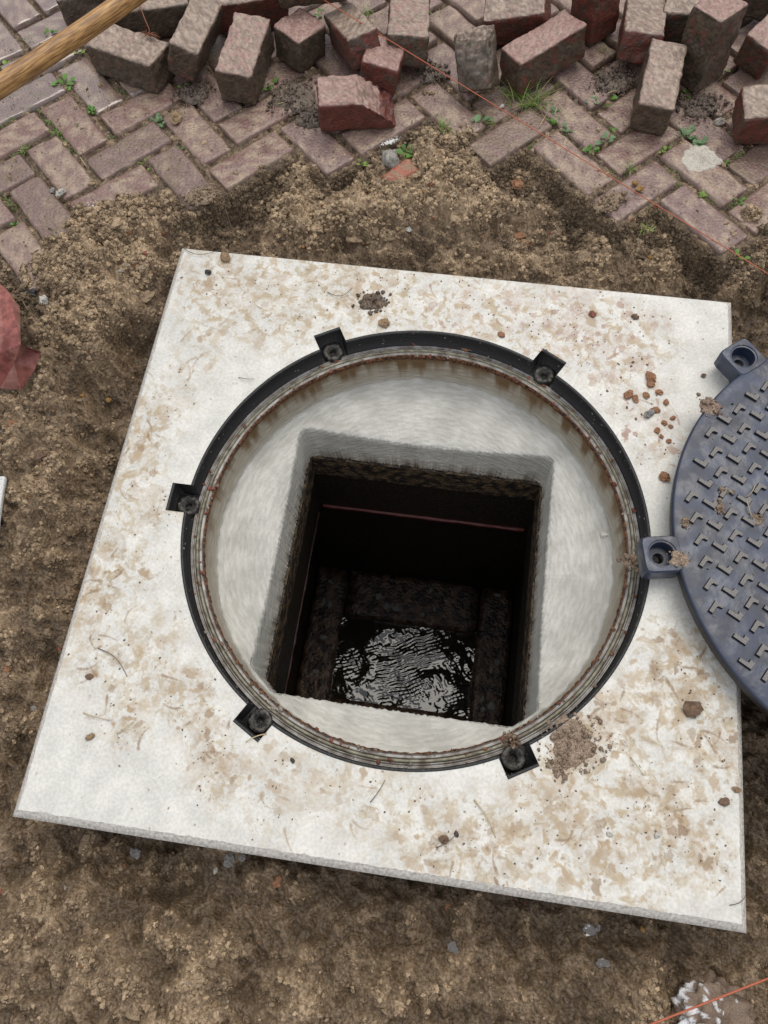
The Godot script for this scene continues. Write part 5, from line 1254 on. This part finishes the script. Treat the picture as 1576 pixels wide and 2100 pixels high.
	for n in 2200:   # grit on the slab, thickest where the mud splashed
		var z := r.randi() % (ZONES.size() / 5)
		var a := r.randf() * TAU; var rad: float = ZONES[z * 5 + 2] * sqrt(r.randf()) * 1.2
		var x: float = ZONES[z * 5] + cos(a) * rad; var zz: float = ZONES[z * 5 + 1] + sin(a) * rad
		var rc := Vector2(x, zz).length()
		if rc < 0.445 or absf(x) > 0.585 or absf(zz) > 0.585: continue
		var near_lid := Vector2(x, zz).distance_to(Vector2(0.5, -0.3)) < 0.16
		var reddish := zz < -0.36 and x > -0.15
		if not near_lid and not reddish and r.randf() > 0.5: continue
		var sz := lerpf(0.0006, 0.0034 if near_lid else 0.0024, pow(r.randf(), 3.0))
		T.append(Transform3D(Basis.from_euler(Vector3(r.randf() * 0.6, r.randf() * TAU, r.randf() * 0.6)).scaled(Vector3.ONE * sz), Vector3(x, sz * 0.35, zz)))
		C.append(([Color(0.26, 0.11, 0.07), Color(0.3, 0.15, 0.1), Color(0.2, 0.12, 0.08)] if reddish else [Color(0.14, 0.1, 0.07), Color(0.2, 0.13, 0.085), Color(0.26, 0.17, 0.11)])[r.randi() % 3])
	for n in 380:   # dried mud on the wall and top edge of the frame
		var a := r.randf() * TAU
		var sz := lerpf(0.0006, 0.0036, pow(r.randf(), 4.0)); var y := r.randf_range(-0.04, 0.002)
		var rad := outline(a) - 0.0015 if y < 0.0 else outline(a) + 0.003
		T.append(Transform3D(Basis.from_euler(Vector3(0, -a, 0)) * Basis.from_scale(Vector3(0.5, 1.0, 1.3) * sz), Vector3(cos(a) * rad, y, sin(a) * rad)))
		C.append([Color(0.2, 0.16, 0.12), Color(0.3, 0.28, 0.25), Color(0.14, 0.11, 0.085)][r.randi() % 3])
	for n in 420:   # grit on the cover
		var a := r.randf() * TAU; var rad := 0.41 * sqrt(r.randf())
		var sz := lerpf(0.0006, 0.0028, pow(r.randf(), 4.0))
		T.append(Transform3D(Basis.from_euler(Vector3(0, r.randf() * TAU, 0)).scaled(Vector3.ONE * sz), Vector3(0.891 + cos(a) * rad, 0.0592 + sz * 0.3, -0.069 + sin(a) * rad)))
		C.append([Color(0.2, 0.14, 0.1), Color(0.26, 0.19, 0.13), Color(0.02, 0.02, 0.022), Color(0.02, 0.02, 0.022)][r.randi() % 4])
	var mm := MultiMesh.new(); mm.transform_format = MultiMesh.TRANSFORM_3D; mm.use_colors = true; mm.mesh = mesh; mm.instance_count = T.size()
	for n in T.size(): mm.set_instance_transform(n, T[n]); mm.set_instance_color(n, C[n])
	var mi := MultiMeshInstance3D.new(); mi.multimesh = mm; mi.material_override = M.stone; mi.name = "grit"
	tag(mi, "rust flakes and muddy grit scattered over the slab, frame and cover", "grit", "", "stuff"); add_child(mi, true)

# ---------------------------------------------------------------- plants
const TUFTS := [
	[0.1301, -1.1544, 80, 0.095, 0.034, "largest spreading grass tuft in front of the pink red brick"],
	[0.0911, -1.1665, 26, 0.060, 0.015, "left arm of the large grass tuft by the broken brick chunk"],
	[-0.0644, -1.0353, 30, 0.045, 0.012, "bright grass tuft on the paving edge above the sand mound"],
	[-0.1626, -1.1883, 22, 0.045, 0.008, "upright grass tuft right of the pink topped brick"],
	[-1.0689, -0.8608, 18, 0.032, 0.008, "small grass tuft in the joint at the left, near the frame edge"],
	[-0.7665, -0.8598, 16, 0.028, 0.006, "small grass tuft in the joint in the middle of the left paving"],
	[-1.0022, -0.9244, 20, 0.030, 0.010, "grass tuft lower in the mossy joint at the left"],
	[-1.1768, -1.2314, 18, 0.040, 0.010, "grass tuft in the wet paving joint above the handle"],
	[-1.1437, -0.9539, 14, 0.030, 0.008, "grass tuft in the joint at the far left below the handle"],
	[0.3821, -0.9679, 22, 0.035, 0.008, "olive grass tuft at the end of the brick with amber pebbles"],
	[0.4484, -0.8655, 20, 0.030, 0.010, "grass tuft in the joint below the brick with amber pebbles"],
	[0.4914, -0.9807, 20, 0.025, 0.014, "grass filling the joint left of the mortar pat"],
	[0.3090, -1.3439, 18, 0.045, 0.012, "grass tuft in the shade between two upright bricks at the right"],
	[-0.6935, -1.2337, 20, 0.050, 0.008, "dark grass tuft between the tilted brick and the worn topped brick"],
	[-0.2985, -1.4223, 26, 0.060, 0.020, "dark grass at the top edge behind the string"],
	[-0.1138, -1.4291, 22, 0.050, 0.015, "grass at the top edge between two standing bricks"],
	[-0.1247, -1.2578, 14, 0.030, 0.010, "thin grass left of the broken brick chunk"],
	[-0.2971, -1.2075, 14, 0.030, 0.010, "thin grass between the heap bricks left of the pink topped brick"],
	[-0.8778, -1.0794, 18, 0.025, 0.012, "grass in the joint right of the wet brick under the large brick"],
	[0.0514, -1.0773, 12, 0.022, 0.006, "grass sprigs on the edge brick below the string"],
	[0.4276, -0.8062, 14, 0.030, 0.010, "dry grass hanging under the brick edge at the right"],
	[0.6849, -0.8259, 14, 0.020, 0.006, "bright grass sprig at the right frame edge"]]
const WEEDS := [
	[-0.1405, -0.9667, 9, 0.0130, 0, "bright green leafy weed on the mound beside the mortar lump"],
	[-1.0344, -1.0909, 7, 0.0120, 0, "two leaved green weed on the wet paving just under the handle"],
	[-0.9379, -1.0104, 16, 0.0070, 0, "dense green moss cushion where four bricks meet under the handle"],
	[-1.1242, -1.2628, 7, 0.0080, 0, "small green weed on the paving above the handle"],
	[-1.0290, -1.2023, 7, 0.0080, 2, "yellow green weed beside the lower edge of the handle"],
	[-1.2081, -1.1380, 9, 0.0090, 2, "green weed at the left frame edge behind the handle"],
	[-0.7688, -0.9999, 12, 0.0080, 1, "grey green weed in the joint below the large muddy brick"],
	[-0.7531, -0.9772, 8, 0.0070, 1, "smaller grey green weed beside the joint weed below the large brick"],
	[-0.7203, -1.1055, 8, 0.0080, 2, "yellow green weed between the large brick and the worn topped brick"],
	[-0.6945, -1.0663, 9, 0.0080, 1, "pale weed in the joint above the sandy white brick"],
	[-0.7485, -0.8280, 6, 0.0060, 2, "small two leaved weed in the joint beside the small grass tuft"],
	[-0.6916, -0.9123, 4, 0.0060, 0, "single green leaf in the joint between two left bricks"],
	[-0.5074, -1.1328, 9, 0.0130, 0, "bright green broad weed between the worn topped brick and the earth"],
	[0.0220, -1.0771, 4, 0.0140, 1, "single oval leaf in the gap under the string"],
	[0.1962, -1.1018, 10, 0.0080, 0, "clover like weed right of the yellow stalks"],
	[0.2270, -1.0735, 6, 0.0090, 1, "pale leaf sprig below the clover like weed"],
	[0.2000, -1.1346, 8, 0.0070, 1, "grey green weed above the clover like weed"],
	[0.2931, -1.0185, 10, 0.0090, 0, "green weed in the joint left of the long muddy brick foot"],
	[0.3203, -1.0527, 8, 0.0100, 1, "long leaved grey weed right of the joint weed by the long brick"],
	[0.3373, -1.0909, 5, 0.0080, 0, "small green weed on the mud beside the long brick"],
	[0.3105, -1.1847, 5, 0.0140, 0, "single upright green leaf on the mud left of the long brick"],
	[0.2863, -1.1721, 6, 0.0080, 1, "dull weed beside the single upright leaf"],
	[0.5114, -1.0982, 16, 0.0110, 1, "grey green leaf rosette right of the long muddy brick foot"],
	[0.5386, -1.0701, 10, 0.0100, 1, "second grey green rosette just above the mortar pat"],
	[0.4641, -1.0383, 8, 0.0070, 2, "yellow green seedlings in the joint left of the mortar pat"],
	[0.5658, -1.2004, 6, 0.0090, 0, "green weed between the long brick and the right edge brick"],
	[0.6119, -1.3221, 5, 0.0080, 0, "tiny green weed at the foot of the tall upright brick"],
	[0.5042, -1.2346, 5, 0.0100, 0, "green leaf tucked against the right side of the long brick"],
	[0.6030, -1.0163, 6, 0.0060, 0, "thin weed sprig right of the mortar pat"],
	[0.5520, -0.9067, 8, 0.0060, 2, "small moss like weed below the brick with the mortar pat"],
	[0.6335, -0.9019, 6, 0.0060, 0, "small weed in the joint near the right edge"],
	[0.6300, -0.7534, 4, 0.0090, 0, "round green leaf on the sand at the right edge"],
	[-1.0217, -0.6438, 8, 0.0060, 0, "small weed in the lower left paving joint"],
	[-0.2401, -0.9181, 5, 0.0070, 2, "tiny weed under the edge of the split brick"],
	[-0.4265, -1.4142, 8, 0.0100, 0, "green leaves behind the string at the top edge"]]
const MOSS := [-1.0844, -1.0055, -0.9861, -0.9166, -0.9861, -0.9166, -0.9357, -0.8683, -1.0902, -0.8315, -1.0560, -0.8781, -1.0800, -0.7283, -1.0308, -0.6821, -1.0098, -1.1161, -0.9253, -1.0235, -0.8791, -0.9145, -0.8596, -0.9327, 0.4782, -0.9567, 0.5082, -0.9234, 0.3407, -0.9631, 0.3800, -0.9602, 0.1863, -1.1657, 0.2337, -1.0584, 0.5357, -0.9120, 0.5736, -0.8876, 0.6115, -0.8849, 0.6502, -0.9183, 0.4462, -1.0255, 0.4797, -1.0633, -0.0806, -1.1439, -0.0387, -1.0912, -0.1212, -1.1310, -0.0731, -1.0792, 0.1445, -1.0091, 0.1606, -1.0265, -0.7448, -1.1284, -0.7043, -1.0652, -0.7958, -0.9610, -0.7527, -0.9854, 0.6140, -1.0101, 0.6427, -1.0514, -0.9913, -0.9911, -0.9315, -0.9164, -1.0861, -1.0305, -1.0531, -1.0682, -1.1489, -0.9320, -1.1203, -0.9599, -1.0654, -0.6854, -1.0123, -0.6334]

func blade(st: SurfaceTool, at: Vector3, dir: Vector3, length: float, width: float, droop: float, c: Color):
	var side := dir.cross(Vector3.UP).normalized() * width * 0.5
	var last := [at - side, at + side]
	for i in range(1, 5):
		var t := i / 4.0
		var p := at + Vector3(dir.x, 0, dir.z) * length * (t * 0.6 + 0.4 * t * t) + Vector3.UP * length * (dir.y * t - droop * t * t)
		var w := side * (1.0 - t * 0.93)
		st.set_color(c * (0.7 + 0.4 * t)); quad(st, last[0], last[1], p + w, p - w, Vector3.UP)
		last = [p - w, p + w]

func leaf(st: SurfaceTool, at: Vector3, dir: Vector3, size: float, c: Color):
	var d := Vector3(dir.x, 0, dir.z).normalized(); var s := d.cross(Vector3.UP)
	var tip := at + dir.normalized() * size * 2.1
	var mid := at + dir.normalized() * size
	var up := Vector3.UP * size * 0.25
	var rim := [at + dir.normalized() * size * 0.35, at + dir.normalized() * size * 0.75 + s * size * 0.52 + up, at + dir.normalized() * size * 1.35 + s * size * 0.6 + up, at + dir.normalized() * size * 1.85 + s * size * 0.3, tip - Vector3.UP * size * 0.15,
		at + dir.normalized() * size * 1.85 - s * size * 0.3, at + dir.normalized() * size * 1.35 - s * size * 0.6 + up, at + dir.normalized() * size * 0.75 - s * size * 0.52 + up]
	st.set_color(c)
	for i in 8: tri(st, mid + dir.normalized() * size * 0.15, rim[i], rim[(i + 1) % 8], Vector3.UP)
	var w := s * size * 0.06
	quad(st, at - w, at + w, rim[0] + w, rim[0] - w, Vector3.UP)

func plants():
	var r := RandomNumberGenerator.new(); r.seed = 404
	for t in TUFTS:   # x, z, blades, length, spread, label
		var st := begin(true)
		for i in int(t[2]):
			var a := r.randf() * TAU
			var off := Vector3(r.randf_range(-1, 1), 0, r.randf_range(-0.5, 0.5)) * float(t[4])
			var dir := Vector3(cos(a), r.randf_range(0.5, 1.5), sin(a)).normalized()
			var c := lin(84, 126, 46).lerp(lin(142, 168, 72), r.randf()) * 0.8
			if r.randf() < 0.12: c = Color(0.36, 0.28, 0.14)
			blade(st, off, dir, float(t[3]) * r.randf_range(0.5, 1.1), r.randf_range(0.0018, 0.0034), r.randf_range(0.1, 0.5), c)
		var o := part("grass_tuft", done(st), M.leaf, self, Transform3D(Basis(), Vector3(t[0], maxf(ground_y(t[0], t[1]), PAVE - 0.02) - 0.002, t[1])))
		tag(o, t[5], "grass", "grass tufts between the bricks")
	for w in WEEDS:   # x, z, leaves, leaf size, tone, label
		var st := begin(true)
		for i in int(w[2]):
			var a := TAU * i * 0.382 + r.randf_range(-0.3, 0.3)
			var dir := Vector3(cos(a), r.randf_range(0.15, 0.9), sin(a))
			var c: Color = [lin(98, 138, 58), lin(112, 142, 98), lin(122, 150, 62)][int(w[4])] * r.randf_range(0.6, 0.95)
			leaf(st, Vector3(r.randf_range(-1, 1), 0.15 * i / float(w[2]), r.randf_range(-1, 1)) * float(w[3]) * 1.1, dir, float(w[3]) * r.randf_range(0.6, 1.15), c)
		var o := part("weed", done(st), M.leaf, self, Transform3D(Basis(), Vector3(w[0], maxf(ground_y(w[0], w[1]), PAVE - 0.014) + 0.003, w[1])))
		tag(o, w[5], "weed", "small weeds between the bricks")
	# moss and seedlings along some joints
	var st := begin(true)
	for i in MOSS.size() / 4:
		var x0: float = MOSS[i * 4]; var z0: float = MOSS[i * 4 + 1]; var x1: float = MOSS[i * 4 + 2]; var z1: float = MOSS[i * 4 + 3]
		for k in int(Vector2(x1 - x0, z1 - z0).length() * 900.0) + 6:
			var t := r.randf()
			var x := lerpf(x0, x1, t) + r.randf_range(-0.004, 0.004); var z := lerpf(z0, z1, t) + r.randf_range(-0.004, 0.004)
			var a := r.randf() * TAU
			var at := Vector3(x, maxf(ground_y(x, z), PAVE - 0.018), z)
			if r.randf() < 0.5: leaf(st, at, Vector3(cos(a), 0.7, sin(a)), r.randf_range(0.0015, 0.0038), lin(98, 126, 52) * r.randf_range(0.55, 0.95))
			else: blade(st, at, Vector3(cos(a), 1.0, sin(a)).normalized(), r.randf_range(0.006, 0.018), 0.0016, 0.3, lin(110, 132, 56) * r.randf_range(0.5, 0.9))
	tag(part("moss", done(st), M.leaf), "green moss and seedlings filling the joints between paving bricks", "moss", "", "stuff")
